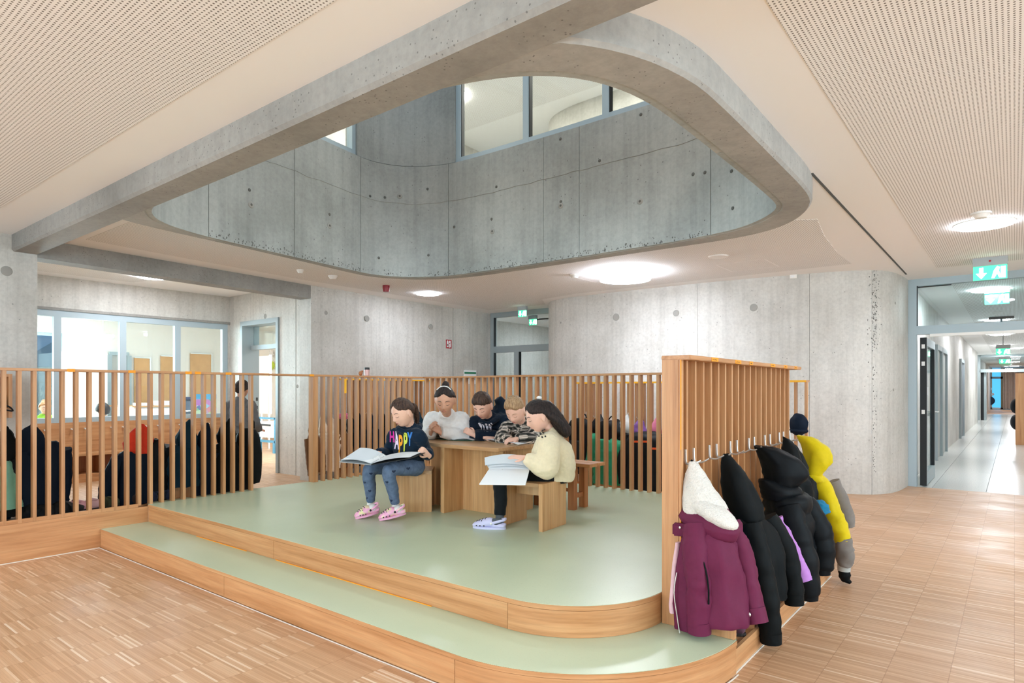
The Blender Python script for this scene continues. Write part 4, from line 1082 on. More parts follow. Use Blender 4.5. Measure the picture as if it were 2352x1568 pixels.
# bench
BX0, BX1 = -1.36, -1.082
box('side_panel', BX0, BX1, 3.135, 3.165, S1 + .001, 0.345, M['woodz'], rk); box('side_panel', BX0, BX1, 5.2, 5.23, 0.0, 0.345, M['woodz'], rk)
box('bench_seat', BX0, BX1 + .005, 3.165, 5.2, 0.345, 0.372, M['woody'], rk); box('bench_floor', BX0, BX1 - .02, 3.165, 5.2, 0.085, 0.105, M['woody'], rk)
box('plinth_board', BX1 - .02, BX1, 3.14, 5.2, 0.004, 0.115, M['woody'], rk); box('back_panel', BX0, BX0 + .015, 3.165, 5.2, 0.105, 0.345, M['woody'], rk)
for k in range(1, 6): box('divider', BX0 + .015, BX1 - .02, 3.165 + k * .339 - .009, 3.165 + k * .339 + .009, 0.105, 0.345, M['woodz'], rk)
box('sealant_line', BX1, BX1 + .006, 3.1, 5.23, 0, .006, M['seal'], rk)
# ------------------------------------------------------------------ further racks with yellow edges behind the back fence
def back_rack(name, label, loc, axis, at, lo, hi, ztop, n, face):
    t = thing(name, label, 'coat rack', loc)
    for k in range(n):
        q = lo + 0.02 + (hi - lo - .04) * k / (n - 1)
        if axis == 'Y': o = put_slat(t, q + .013, at, 0.33, ztop); o.rotation_euler = (0, 0, -math.pi / 2 if face < 0 else -math.pi / 2)
        else: put_slat(t, at, q, 0.33, ztop)
    if axis == 'Y':
        box('top_board', lo, hi, at - .06, at + .1, ztop, ztop + .022, M['woodx'], t); box('tape', lo, hi, at - .064, at - .06, ztop - .002, ztop + .022, M['yellow'], t)
        box('bench_seat', lo, hi, at - .3, at, .345, .372, M['woodx'], t); box('plinth_board', lo, hi, at - .3, at - .28, 0, .115, M['woodx'], t)
        for q in (lo, (lo + hi) / 2, hi - .02): box('divider', q, q + .02, at - .28, at, 0, .345, M['woodz'], t)
    else:
        box('top_board', at - .1, at + .06, lo, hi, ztop, ztop + .022, M['woody'], t); box('tape', at + .06, at + .064, lo, hi, ztop - .002, ztop + .022, M['yellow'], t)
        box('bench_seat', at, at + .3, lo, hi, .345, .372, M['woody'], t); box('plinth_board', at + .28, at + .3, lo, hi, 0, .115, M['woody'], t)
        for q in (lo, (lo + hi) / 2, hi - .02): box('divider', at, at + .28, q, q + .02, 0, .345, M['woodz'], t)
    hk = lo + .15
    while hk < hi - .1:
        if axis == 'Y': o = share(h0, 'hook', (hk, at - .005, 1.01), t); o.rotation_euler = (0, 0, -math.pi / 2)
        else: share(h0, 'hook', (at + .002, hk, 1.01), t)
        hk += .17
    return t
back_rack('rear_coat_rack', 'oak coat rack with yellow edge in front of the curved wall', (-3.5, 7.9, 0), 'Y', 7.9, -5.02, -1.88, 1.49, 28, -1)
back_rack('side_coat_rack', 'oak coat rack with yellow edge along the concrete wall', (-8.3, 7.3, 0), 'X', -8.28, 6.1, 8.05, 1.555, 18, 1)
# ------------------------------------------------------------------ alcove bench and wall shelf
ab = thing('alcove_bench', 'oak cloakroom bench with back board and open shoe boxes under the classroom window', 'bench', (-11.2, 4, 0))
BXF = -11.03
box('back_board', -11.345, -11.32, 2.0, 5.9, 0.44, 0.9, M['woody'], ab); box('bench_seat', -11.32, BXF, 2.0, 5.9, 0.4, 0.44, M['woody'], ab)
box('plinth_board', BXF - .03, BXF - .01, 2.0, 5.9, 0, 0.1, M['woody'], ab); box('bottom_shelf', -11.32, BXF, 2.0, 5.9, 0.1, 0.125, M['woody'], ab); box('back_panel', -11.345, -11.33, 2.0, 5.9, 0.125, 0.4, M['redwood'], ab)
for k in range(12): box('divider', -11.33, BXF - .01, 2.05 + k * .345, 2.07 + k * .345, 0.125, 0.4, M['woodz'], ab)
for px in (102, 164, 195, 255, 282, 334, 362, 412, 435, 478):
    p = atx(px, 965, -11.31); cyl('peg', (-11.32, p.y, 0.8), .012, .05, M['plastic'], ab, 10, axis='X')
for y0, s in ((1.05, 1), ):
    sh = thing('small_shelf', 'small open oak wall shelf holding a dark cap at the left wall', 'shelf', (-8.0, 1.8, 1.2))
    p = atx(27, 850, -7.92)
    box('side_panel', -8.118, -7.9, p.y - .03, p.y, 1.12, 1.56, M['woodz'], sh); box('side_panel', -8.118, -7.9, p.y - .8, p.y - .77, 1.12, 1.56, M['woodz'], sh)
    box('shelf_board', -8.118, -7.9, p.y - .77, p.y - .03, 1.2, 1.22, M['woody'], sh); box('shelf_board', -8.118, -7.9, p.y - .77, p.y - .03, 1.53, 1.56, M['woody'], sh); box('back_panel', -8.118, -8.1, p.y - .77, p.y - .03, 1.22, 1.53, M['redwood'], sh)
    cp = thing('cap', 'dark camouflage cap with a strap in the wall shelf', 'cap', (-7.98, p.y - .12, 1.22))
    camo_m = fabric('camouflage', '#4a4d44', .8, .35, 30)
    blob('crown', (-7.99, p.y - .12, 1.28), (.09, .08, .11), camo_m, cp); prism('brim', [(-7.95 + .12 * math.cos(a), p.y - .12 + .07 * math.sin(a)) for a in [math.pi * 2 * k / 16 for k in range(16)]], 1.225, 1.235, bgk, cp)
    tube('strap', [(-7.88, p.y - .13, 1.235), (-7.86, p.y - .05, 1.24), (-7.88, p.y - .0, 1.19), (-7.9, p.y - .06, 1.2)], .008, bgk, cp, 8, 4)
# ------------------------------------------------------------------ tables and stools on the stage
TZ = S2 + 0.6
tA = thing('wooden_table', 'low oak table with recessed panel legs, right one of two', 'table', (-3.58, 4.3, S2), 'children tables')
box('table_top', -3.912, -3.255, 3.945, 4.66, TZ - .03, TZ, M['tabletop'], tA, .003)
box('leg_panel', -3.912, -3.882, 3.965, 4.22, S2, TZ - .03, M['table'], tA); box('leg_panel', -3.882, -3.42, 4.205, 4.235, S2, TZ - .03, M['table'], tA); box('leg_panel', -3.44, -3.41, 4.235, 4.62, S2, TZ - .03, M['table'], tA)
tB = thing('corner_table', 'low oak table with a slanted end, left one of two', 'table', (-4.2, 4.3, S2), 'children tables')
prism('table_top', [(-3.92, 3.965), (-3.92, 4.68), (-4.66, 4.68), (-4.66, 4.5), (-4.14, 4.03), (-4.1, 3.985)], TZ - .03, TZ, M['tabletop'], tB)
box('leg_panel', -3.95, -3.92, 3.99, 4.25, S2, TZ - .03, M['table'], tB); box('leg_panel', -4.3, -3.95, 4.22, 4.25, S2, TZ - .03, M['table'], tB); box('leg_panel', -4.33, -4.3, 4.25, 4.6, S2, TZ - .03, M['table'], tB)
def panel_stool(name, label, P, size, rz, loc, open_front=True, sz=0.36):
    """two side panels, a seat board between, an apron"""
    t = thing(name, label, 'stool', (*loc, S2), 'oak stools')
    wx, wy = size; R = Matrix.Rotation(rz, 3, 'Z'); c = Vector((*loc, S2))
    def ob(nm, cx, cy, cz, hx, hy_, hz, m): obox(nm, c + R @ Vector((cx, cy, cz)), (hx, hy_, hz), rz, m, t, .002)
    ob('side_panel', -wx / 2 + .018, 0, sz / 2, .018, wy / 2, sz / 2, M['table']); ob('side_panel', wx / 2 - .018, 0, sz / 2, .018, wy / 2, sz / 2, M['table'])
    ob('seat', 0, 0, sz - .015, wx / 2 - .037, wy / 2, .015, M['tabletop']); ob('apron', 0, wy * .1, sz - .08, wx / 2 - .037, .012, .048, M['table'])
    return t
# stool of the girl in the cream sweater: side panels stand along Y
panel_stool('oak_stool', 'oak stool with two side panels under the girl in the cream sweater', None, (0.41, 0.36), math.radians(4), (-3.0, 4.06))
# stool of the girl in the dark hoodie: solid looking cube turned a little
t = thing('cube_stool', 'cube shaped oak stool under the girl with the colourful lettering', 'stool', (-4.25, 4.02, S2), 'oak stools')
a = Vector((-4.26, 3.73, 0)); b = Vector((-4.015, 3.945, 0)); u = (b - a).normalized(); n_ = Vector((-u.y, u.x, 0)); w_ = (b - a).length
ctr = (a + b) / 2 + n_ * .175
obox('side_panel', ctr - n_ * .16 + Vector((0, 0, S2 + .165)) , (w_ / 2, .015, .165), math.atan2(u.y, u.x), M['table'], t); obox('side_panel', ctr + n_ * .16 + Vector((0, 0, S2 + .165)) , (w_ / 2, .015, .165), math.atan2(u.y, u.x), M['table'], t)
obox('seat', ctr + Vector((0, 0, S2 + .345)), (w_ / 2, .176, .0145), math.atan2(u.y, u.x), M['tabletop'], t)
obox('back_panel', ctr - u * (w_ / 2 - .014) + Vector((0, 0, S2 + .165)), (.012, .14, .165), math.atan2(u.y, u.x), M['table'], t)
# small trestle bench at the back
t = thing('trestle_bench', 'reddish brown wooden bench with plank top and square legs near the back fence', 'bench', (-3.24, 4.9, S2))
BT = S2 + .42
for k in range(2): box('plank', -3.58, -2.9, 4.76 + k * .135, 4.89 + k * .135, BT - .03, BT, wood('bench_plank', 'x', '#c79262', '#b98050', '#9c6438') if k == 0 else bpy.data.materials['bench_plank'], t, .003)
for xx in (-3.1, -3.48):
    for yy in (4.8, 4.98): box('leg', xx - .03, xx + .03, yy - .03, yy + .03, S2, BT - .03, M['redwood'], t)
    box('cross_rail', xx - .015, xx + .015, 4.83, 4.95, S2 + .1, S2 + .14, M['redwood'], t)
box('long_rail', -3.45, -3.13, 4.88, 4.9, S2 + .14, S2 + .17, M['redwood'], t)
# thermos on the fence rail
p = atx(843, 862, -6.41)
t = thing('thermos_mug', 'pink thermos mug with a black lid on the fence rail', 'mug', (-6.41, p.y, ZT + .022))
cyl('body', (-6.41, p.y, ZT + .022), .028, .075, plain('mug_pink', '#c9a19b', .35, .4), t, 24, .032); cyl('lid', (-6.41, p.y, ZT + .098), .033, .028, M['black'], t, 24, .031)
t = thing('wooden_toy', 'small brown object leaning behind the thermos mug', 'toy', (-6.43, p.y - .09, ZT + .022)); o = blob('body', (-6.43, p.y - .085, ZT + .05), (.012, .03, .028), M['redwood'], t); blob('knob', (-6.43, p.y - .06, ZT + .075), (.012, .014, .014), M['redwood'], t)
# ------------------------------------------------------------------ garments
def shell(name, rings, mat, parent=None, seg=30, nf=7, fa=0.05, seed=0, sub=5, wr=0.006, rot=0.0, tilt=0.0):
    """rings: (x, y, z, rx, ry) from top to bottom; lengthwise folds of depth fa deepen downwards"""
    C_ = catmull([Vector(r[:3]) for r in rings], sub)
    R = lerp_list([(r[3], r[4]) for r in rings], len(C_))
    V, Fc = [], []
    m = len(C_)
    rs = random.Random(seed); ph = [rs.uniform(0, 6.28) for _ in range(3)]
    cr, sr = math.cos(rot), math.sin(rot)
    for k, (c, (rx, ry)) in enumerate(zip(C_, R)):
        t = k / (m - 1)
        for i in range(seg):
            a = 2 * math.pi * i / seg
            f = 1 + fa * (0.3 + 0.7 * t) * (math.sin(nf * a + ph[0] + 1.5 * t) + 0.6 * math.sin((nf - 3) * a + ph[1] - 2 * t))
            dx, dy = rx * math.cos(a) * f, ry * math.sin(a) * f
            xx = dx * cr - dy * sr; V.append(Vector((c.x + xx, c.y + dx * sr + dy * cr, c.z - tilt * t * xx)))
    for k in range(m - 1):
        for i in range(seg):
            j = (i + 1) % seg; Fc.append((k * seg + i, k * seg + j, (k + 1) * seg + j, (k + 1) * seg + i))
    Fc += [tuple(range(seg - 1, -1, -1)), tuple(range((m - 1) * seg, m * seg))]
    o = autosmooth(mesh(name, V, Fc, mat, parent), 1.0)
    wrinkle(o, wr * 1.5, 7, seed, (1.2, 1.2, 0.7), True); wrinkle(o, wr * .5, 22, seed + 2, (1, 1, .8), True)
    return o
def sleeve(name, pts, radii, mat, parent=None, seed=0, seg=16, wr=0.007, puff=0):
    P = catmull(pts, 9); R = lerp_list([(r, r) if isinstance(r, (int, float)) else r for r in radii], len(P))
    if puff: R = [(a * (1 + .09 * abs(math.sin(math.pi * puff * k / len(R)))), b * (1 + .09 * abs(math.sin(math.pi * puff * k / len(R))))) for k, (a, b) in enumerate(R)]
    V, Fc = tubegeo(P, R, seg, 1)
    o = autosmooth(mesh(name, V, Fc, mat, parent), 1.0)
    wrinkle(o, wr * 1.1, 11, seed, (1, 1, 1.5), True); return wrinkle(o, wr * .4, 30, seed + 1, (1, 1, 1.8), True)
FB = {}
def fb(name, col, rough=0.7, sheen=0.1):
    if name not in FB: FB[name] = fabric('fabric_' + name, col, rough, 0.05, 45, sheen, 0.1)
    return FB[name]
fb('maroon', '#652541', .62, 0); fb('fleece', '#e3ded6', .95, .2); fb('black', '#0d1011', .65, 0); fb('black2', '#0f1215', .55, 0); fb('navy', '#101c2c', .65, 0); fb('teal', '#123040', .65, 0); fb('yellow', '#cdb50c', .6); fb('grey', '#77706a', .65)
fb('lilac', '#b67dc6', .6); fb('mint', '#7fb8a0', .7); fb('red', '#d8402a', .7); fb('green', '#1f7f5c', .6); fb('cream', '#d9c9b4', .9, .3); fb('pink', '#c06a86', .7); fb('brown', '#6d4a2c', .9, .3); fb('purple', '#6f4a86', .7); fb('blue', '#1f7396', .8); fb('charcoal', '#1d2023', .65, 0); fb('pinklining', '#dcb5bd', .8); fb('silver', '#aeb0ac', .5)
def coat(name, label, hook, nrm, mats, L=0.8, Wd=0.17, T=0.1, hood=True, seed=0, sl=0.55, lean=0.0, puff=0, group=None, cat='jacket', spread=1.0):
    """jacket hanging from a hook; nrm points away from the rack; Wd along the rack, T off it"""
    n = Vector(nrm); a = Vector((-n.y, n.x, 0)); h = Vector(hook)
    t = thing(name, label, cat, (h.x, h.y, max(h.z - L, 0.0)), group)
    rot = math.atan2(n.y, n.x)
    zc = h.z - (0.24 if hood else 0.03)
    def at(o, s, z): return h + n * o + a * s + Vector((0, 0, z - h.z))
    body = []
    for f, w, d in ((0.0, .35, .5), (.05, .75, .75), (.15, .98, .95), (.45, 1.0, 1.05), (.8, 1.03, 1.12), (1.0, 1.0, 1.1)):
        z = zc - f * (zc - (h.z - L)); c = at(T * d + .01 + lean * f, 0, z); body.append((c.x, c.y, z, T * d, Wd * w))
    if puff:
        b2 = []
        for k in range(len(body) - 1):
            for q in range(2):
                u = q / 2; r = [body[k][i] * (1 - u) + body[k + 1][i] * u for i in range(5)]; s_ = 1.0 if q else 0.9
                b2.append((r[0], r[1], r[2], r[3] * s_, r[4] * s_))
        body = b2 + [body[-1]]
    shell('body', body, mats[0], t, 40, 8, 0.07, seed, 5, 0.009, rot)
    if hood:
        hd = []
        for f, w, d in ((0, .04, .08), (.1, .16, .3), (.35, .42, .62), (.75, .7, .85), (1.05, .62, .8), (1.2, .35, .6)):
            z = h.z - f * .24; c = at(T * d * .8 + .006 + lean * .2 * f, 0, z); hd.append((c.x, c.y, z, T * d * .8, Wd * w))
        shell('hood', hd, mats[1] if len(mats) > 1 else mats[0], t, 30, 5, 0.08, seed + 1, 5, 0.007, rot)
    for s in (-1, 1):
        p0 = at(T * .9, s * Wd * .82, zc - .07); p1 = at(T * 1.5 + lean * .4, s * Wd * 1.05 * spread, zc - .07 - sl * .5); p2 = at(T * 1.7 + lean * .8, s * Wd * .98 * spread, zc - .07 - sl)
        sm = mats[2] if len(mats) > 2 else mats[0]
        sv = sleeve('sleeve', [p0, p1, p2], [(.07, .06), .062, .05], sm, t, seed + s, 16, .006, puff * 3)
        sleeve('cuff', [p2 + (p1 - p2) * .06, p2 + (p2 - p1) * .1], [.052, .05], mats[3] if len(mats) > 3 else sm, sv, seed, 14, .001)
    return t
PX = (1, 0, 0)
RG = 'jackets on the right coat rack'
# --- maroon jacket with white fleece hood
nt_ = FB['fleece'].node_tree
for n_ in nt_.nodes:
    if n_.type == 'BUMP': n_.inputs['Strength'].default_value = .9; n_.inputs['Distance'].default_value = .012
    if n_.type == 'TEX_NOISE' and n_.inputs['Scale'].default_value > 20: n_.inputs['Scale'].default_value = 110
HK = Vector((-1.325, 3.207, 1.02))
mj = thing('winter_jacket', 'maroon winter jacket with white fleece lined hood hanging nearest on the rack', 'jacket', (-1.2, 3.22, S1), RG)
shell('body', [(-1.27, 3.22, .76, .06, .09), (-1.235, 3.2, .68, .115, .13), (-1.21, 3.2, .55, .135, .15), (-1.195, 3.2, .4, .15, .15), (-1.18, 3.19, .27, .155, .152), (-1.178, 3.19, .235, .152, .15)], FB['maroon'], mj, 44, 8, .045, 3, 4, .008)
shell('front_panel', [(-1.3, 3.1, .66, .035, .025), (-1.305, 3.075, .5, .05, .03), (-1.31, 3.065, .35, .06, .032), (-1.3, 3.06, .21, .065, .03), (-1.3, 3.06, .185, .062, .028)], FB['maroon'], mj, 24, 4, .05, 5, 4, .005)
shell('lining', [(-1.355, 3.09, .62, .012, .02), (-1.368, 3.075, .45, .016, .022), (-1.375, 3.07, .3, .018, .022), (-1.372, 3.065, .26, .016, .02)], FB['pinklining'], mj, 18, 3, .05, 6, 3, .002)
s1 = sleeve('sleeve', [(-1.27, 3.1, .72), (-1.245, 3.055, .56), (-1.225, 3.04, .4), (-1.225, 3.045, .225)], [(.055, .06), .066, .062, .056], FB['maroon'], mj, 8, 20, .007)
sleeve('cuff', [(-1.225, 3.045, .26), (-1.225, 3.047, .2)], [.06, .058], FB['maroon'], s1, 2, 20, .001)
s2 = sleeve('sleeve', [(-1.16, 3.28, .72), (-1.1, 3.29, .55), (-1.06, 3.28, .4), (-1.015, 3.26, .255)], [(.055, .06), .06, .056, .05], FB['maroon'], mj, 9, 20, .007)
cf = sleeve('cuff', [(-1.03, 3.266, .305), (-1.008, 3.257, .235)], [.056, .054], FB['maroon'], s2, 2, 20, .001)
blob('snap_button', (-1.035, 3.205, .285), (.012, .006, .012), M['steel'], s2, None, 14, 8)
hd = shell('hood', [(-1.325, 3.2, 1.03, .012, .012), (-1.31, 3.2, .985, .04, .04), (-1.285, 3.2, .9, .085, .075), (-1.255, 3.2, .81, .125, .1), (-1.235, 3.2, .74, .135, .11), (-1.235, 3.2, .7, .12, .1)], FB['fleece'], mj, 40, 4, .05, 11, 5, .007, 0, .45)
shell('hood_rim', [(-1.245, 3.2, .8, .105, .085), (-1.235, 3.195, .755, .143, .122), (-1.23, 3.19, .72, .156, .128), (-1.235, 3.19, .69, .145, .12), (-1.24, 3.2, .66, .11, .1)], FB['maroon'], mj, 40, 5, .04, 12, 5, .006, 0, .38)
# white lining bulging over the rim on the outer side
V, Fc = sphgeo((-1.19, 3.155, .775), (.13, .085, .05), Matrix.Rotation(math.radians(27), 3, 'Y'), 30, 20)
wrinkle(mesh('fleece_fold', V, Fc, FB['fleece'], mj, True), .005, 26, 4)
obox('collar_flap', (-1.345, 3.09, .685), (.035, .02, .032), .2, FB['maroon'], mj, .008)
blob('snap_button', (-1.335, 3.067, .70), (.007, .004, .007), M['steel'], mj, None, 10, 6)
tube('drawcord', [(-1.26, 3.06, .66), (-1.19, 3.02, .55), (-1.165, 3.01, .45), (-1.165, 3.015, .36)], .0045, FB['black'], mj, 8, 5)
tube('zipper', [(-1.335, 3.03, .48), (-1.345, 3.02, .38), (-1.33, 3.02, .27), (-1.318, 3.025, .18)], .0032, M['steel'], mj, 8, 4)
tube('hanging_loop', [(-1.335, 3.2, 1.0), (-1.33, 3.207, 1.03), (-1.32, 3.207, 1.0)], .006, FB['black'], mj, 8, 4)
# --- teal jacket mostly hidden between the maroon and the black one
coat('thin_jacket', 'teal blue jacket mostly hidden behind the maroon one', (-1.33, 3.43, .72), PX, [FB['blue']], .42, .09, .075, False, 21, .22, group=RG)
# --- long black jacket
bj = thing('long_jacket', 'plain black jacket with long sleeves hanging beside the maroon one', 'jacket', (-1.2, 3.7, .05), RG)
shell('hood', [(-1.31, 3.655, 1.03, .012, .012), (-1.29, 3.66, .98, .045, .05), (-1.255, 3.67, .87, .085, .085), (-1.22, 3.68, .74, .11, .1), (-1.2, 3.69, .66, .1, .1), (-1.2, 3.69, .62, .07, .08)], FB['black'], bj, 30, 5, .07, 31, 4, .008)
shell('body', [(-1.22, 3.69, .7, .06, .09), (-1.18, 3.7, .62, .12, .14), (-1.16, 3.71, .48, .15, .16), (-1.15, 3.71, .3, .16, .165), (-1.145, 3.71, .24, .155, .16)], FB['black'], bj, 40, 7, .06, 32, 4, .009)
s1 = sleeve('sleeve', [(-1.15, 3.58, .66), (-1.09, 3.555, .45), (-1.045, 3.545, .25), (-1.03, 3.55, .06)], [(.06, .065), .07, .064, .054], FB['black'], bj, 33, 20, .007); sleeve('cuff', [(-1.03, 3.55, .1), (-1.028, 3.551, .04)], [.057, .055], FB['black'], s1, 3, 18, .001)
s2 = sleeve('sleeve', [(-1.13, 3.82, .66), (-1.05, 3.85, .5), (-1.0, 3.85, .33), (-.985, 3.84, .2)], [(.06, .065), .066, .06, .052], FB['black'], bj, 34, 20, .007); sleeve('cuff', [(-.988, 3.84, .24), (-.983, 3.84, .18)], [.055, .052], FB['black'], s2, 3, 18, .001)
# --- lilac jacket
lj = coat('lilac_jacket', 'lilac jacket showing one sleeve between the black coats', (-1.33, 3.98, .66), PX, [FB['lilac']], .36, .07, .07, False, 41, .2, group=RG)
sleeve('loose_sleeve', [(-1.14, 3.99, .62), (-1.06, 4.0, .45), (-1.005, 4.0, .33), (-.975, 3.995, .27)], [.055, .06, .06, .05], FB['lilac'], lj, 42, 18, .008)
# --- black puffer with round hood
pf = thing('puffer_jacket', 'black quilted puffer jacket with a big round hood', 'jacket', (-1.15, 4.35, .1), RG)
shell('hood', [(-1.31, 4.24, 1.035, .015, .015), (-1.27, 4.27, 1.02, .07, .07), (-1.2, 4.32, .95, .125, .12), (-1.17, 4.34, .86, .14, .13), (-1.18, 4.33, .79, .11, .12), (-1.2, 4.32, .75, .08, .09)], FB['black2'], pf, 32, 5, .05, 51, 4, .008)
shell('collar', [(-1.25, 4.28, .82, .06, .1), (-1.2, 4.32, .77, .12, .15), (-1.19, 4.33, .735, .125, .155), (-1.2, 4.33, .70, .1, .14)], FB['black2'], pf, 28, 5, .05, 52, 3, .005)
q = []
for z, r in ((.74, .6), (.71, .92), (.66, .98), (.615, .88), (.6, .9), (.55, 1.02), (.5, .98), (.455, .9), (.44, .92), (.385, 1.03), (.33, 1.0), (.29, .92), (.28, .94), (.22, 1.02), (.17, .9)): q.append((-1.16 + .03 * (.74 - z), 4.36 + .05 * (.74 - z), z, .155 * r, .175 * r))
shell('body', q, FB['black2'], pf, 40, 6, .03, 53, 2, .007)
s1 = sleeve('sleeve', [(-1.13, 4.24, .67), (-1.08, 4.23, .5), (-1.03, 4.23, .33), (-1.005, 4.24, .13)], [(.07, .075), .085, .082, .066], FB['black2'], pf, 54, 22, .006, 4); sleeve('cuff', [(-1.005, 4.24, .15), (-1.003, 4.24, .1)], [.06, .055], FB['black2'], s1, 3, 18, .002)
s2 = sleeve('sleeve', [(-1.1, 4.5, .66), (-1.02, 4.52, .5), (-.99, 4.52, .35), (-.99, 4.51, .23)], [(.07, .075), .082, .08, .065], FB['black2'], pf, 55, 22, .006, 4); sleeve('cuff', [(-.99, 4.51, .24), (-.99, 4.51, .2)], [.058, .055], FB['black2'], s2, 3, 18, .002)
# --- plain black hooded jacket behind the puffer
coat('black_parka', 'black hooded jacket hanging behind the puffer jacket', (-1.31, 4.77, 1.07), PX, [FB['black']], .72, .13, .1, True, 61, .4, group=RG)
coat('dark_vest', 'dark grey patterned jacket under the yellow one', (-1.33, 5.06, 1.0), PX, [FB['charcoal']], .62, .1, .09, True, 62, .45, group=RG)
# --- yellow and grey jacket
yj = thing('yellow_jacket', 'mustard yellow and grey rain jacket hanging at the far end of the rack', 'jacket', (-1.15, 5.2, 0), RG)
shell('hood', [(-1.3, 5.2, 1.05, .015, .015), (-1.25, 5.22, 1.03, .06, .06), (-1.19, 5.24, .95, .1, .1), (-1.18, 5.24, .86, .105, .105), (-1.2, 5.23, .78, .08, .09), (-1.21, 5.22, .72, .06, .07)], FB['yellow'], yj, 30, 5, .07, 71, 4, .009)
shell('body', [(-1.23, 5.22, .78, .05, .08), (-1.19, 5.23, .7, .1, .12), (-1.16, 5.22, .58, .12, .13), (-1.15, 5.22, .5, .125, .135)], FB['yellow'], yj, 34, 6, .06, 72, 4, .008)
shell('lower_body', [(-1.15, 5.22, .52, .12, .132), (-1.14, 5.22, .4, .13, .14), (-1.14, 5.22, .3, .13, .14)], FB['grey'], yj, 34, 6, .05, 73, 4, .008)
s1 = sleeve('sleeve', [(-1.13, 5.13, .7), (-1.05, 5.1, .52), (-1.0, 5.09, .4), (-.975, 5.09, .31)], [(.06, .065), .066, .064, .06], FB['yellow'], yj, 74, 20, .008)
sleeve('lower_sleeve', [(-.977, 5.09, .325), (-.962, 5.09, .22), (-.965, 5.09, .13)], [.062, .066, .05], FB['grey'], s1, 75, 20, .007); sleeve('cuff', [(-.965, 5.09, .14), (-.966, 5.09, .095)], [.045, .043], FB['silver'], s1, 3, 16, .001)
s2 = sleeve('sleeve', [(-1.1, 5.32, .7), (-1.02, 5.35, .5), (-.99, 5.35, .36)], [(.06, .065), .064, .055], FB['grey'], yj, 76, 18, .008)
tube('zipper', [(-1.29, 5.1, .82), (-1.27, 5.09, .7), (-1.255, 5.085, .55)], .006, M['black'], yj, 8, 4)
gv = thing('glove', 'black glove dangling from the sleeve of the yellow jacket', 'glove', (-.95, 5.09, 0))
sleeve('hand', [(-.968, 5.09, .11), (-.96, 5.088, .06), (-.95, 5.085, .02)], [.038, .04, .022], FB['black'], gv, 77, 14, .004); sleeve('fingers', [(-.95, 5.085, .035), (-.92, 5.08, .016)], [.026, .012], FB['black'], gv, 78, 12, .003)
bp = thing('school_bag', 'dark grey school bag on the bench under the coats', 'bag', (-1.2, 4.93, .372)); obox('body', (-1.2, 4.9, .46), (.08, .11, .085), 0, FB['charcoal'], bp, .02); tube('strap', [(-1.2, 4.84, .53), (-1.2, 4.9, .57), (-1.2, 4.96, .53)], .01, FB['black'], bp, 8, 4)
fh = thing('fluffy_hat', 'teal fluffy hat lying among the dark coats', 'hat', (-1.13, 4.85, .55)); wrinkle(blob('crown', (-1.08, 4.84, .575), (.07, .075, .05), FB['blue'], fh, None, 24, 16), .012, 40, 2); wrinkle(blob('brim', (-1.08, 4.84, .55), (.075, .08, .022), FB['blue'], fh, None, 24, 12), .008, 40, 5)
# shoes in the bench
def shoe(name, label, c, rz, col, L=0.2, group='shoes in the bench', sole='#2b2523'):
    t = thing(name, label, 'shoe', c, group); R = Matrix.Rotation(rz, 3, 'Z'); c = Vector(c)
    cm = fb('shoe_' + name + col, col, .7)
    V, Fc = tubegeo([c + R @ Vector(p) for p in ((-L * .48, 0, .05), (-L * .3, 0, .055), (0, 0, .045), (L * .3, 0, .035), (L * .48, 0, .028))], [(.045, .03), (.055, .036), (.045, .038), (.034, .036), (.02, .024)], 14, 4, Vector((0, 0, 1)))
    V = [Vector((p.x, p.y, max(p.z, c.z + .012))) for p in V]
    autosmooth(mesh('upper', V, Fc, cm, t), 1.2)
    prism('sole', [(c.x + (R @ Vector((L * .52 * math.cos(a), .04 * math.sin(a) * (1 - .1 * math.cos(a)), 0))).x, c.y + (R @ Vector((L * .52 * math.cos(a), .04 * math.sin(a), 0))).y) for a in [2 * math.pi * k / 20 for k in range(20)]], c.z, c.z + .016, plain('sole_' + col, sole, .8), t)
    tube('collar', [c + R @ Vector(p) for p in ((-L * .4, .03, .1), (-L * .15, .03, .09), (-L * .15, -.03, .09), (-L * .4, -.03, .1), (-L * .4, .03, .1))], .008, cm, t, 8, 3)
    return t
shoe('winter_shoe', 'dark purple winter shoe in the bench, front one of the pair', (-1.215, 3.25, .106), 0.15, '#5a3b48'); shoe('winter_shoe', 'dark purple winter shoe in the bench, rear one of the pair', (-1.21, 3.38, .106), 0.05, '#5a3b48')
shoe('trainer', 'white trainer with black laces in the bench', (-1.21, 3.6, .106), 0.1, '#d8d6d2'); shoe('brown_boot', 'brown boot in the far bench box', (-1.21, 4.1, .106), 0.1, '#6b5a48')
# ------------------------------------------------------------------ coats on the outer side of the left fence
NX = (-1, 0, 0); LG = 'jackets behind the left fence'
def ly(px): return atx(px, 1000, -6.6).y
coat('mint_jacket', 'mint green and black jacket at the left end of the fence', (-6.5, ly(8), 1.1), NX, [FB['black'], FB['black'], FB['black']], .75, .15, .1, True, 81, .5, group=LG)
sleeve('lower_panel', [(-6.55, ly(2), .82), (-6.57, ly(8), .62), (-6.57, ly(12), .42)], [.05, .1, .12], FB['mint'], bpy.data.objects['mint_jacket'], 82, 20, .01)
coat('navy_jacket', 'navy snow jacket hanging behind the fence near the concrete wall edge', (-6.5, ly(68), 1.13), NX, [FB['navy']], .78, .16, .11, True, 83, .55, group=LG)
coat('snow_trousers', 'dark navy snow trousers hanging behind the fence', (-6.5, ly(112), .98), NX, [FB['navy']], .66, .12, .1, False, 84, .5, group=LG, cat='trousers')
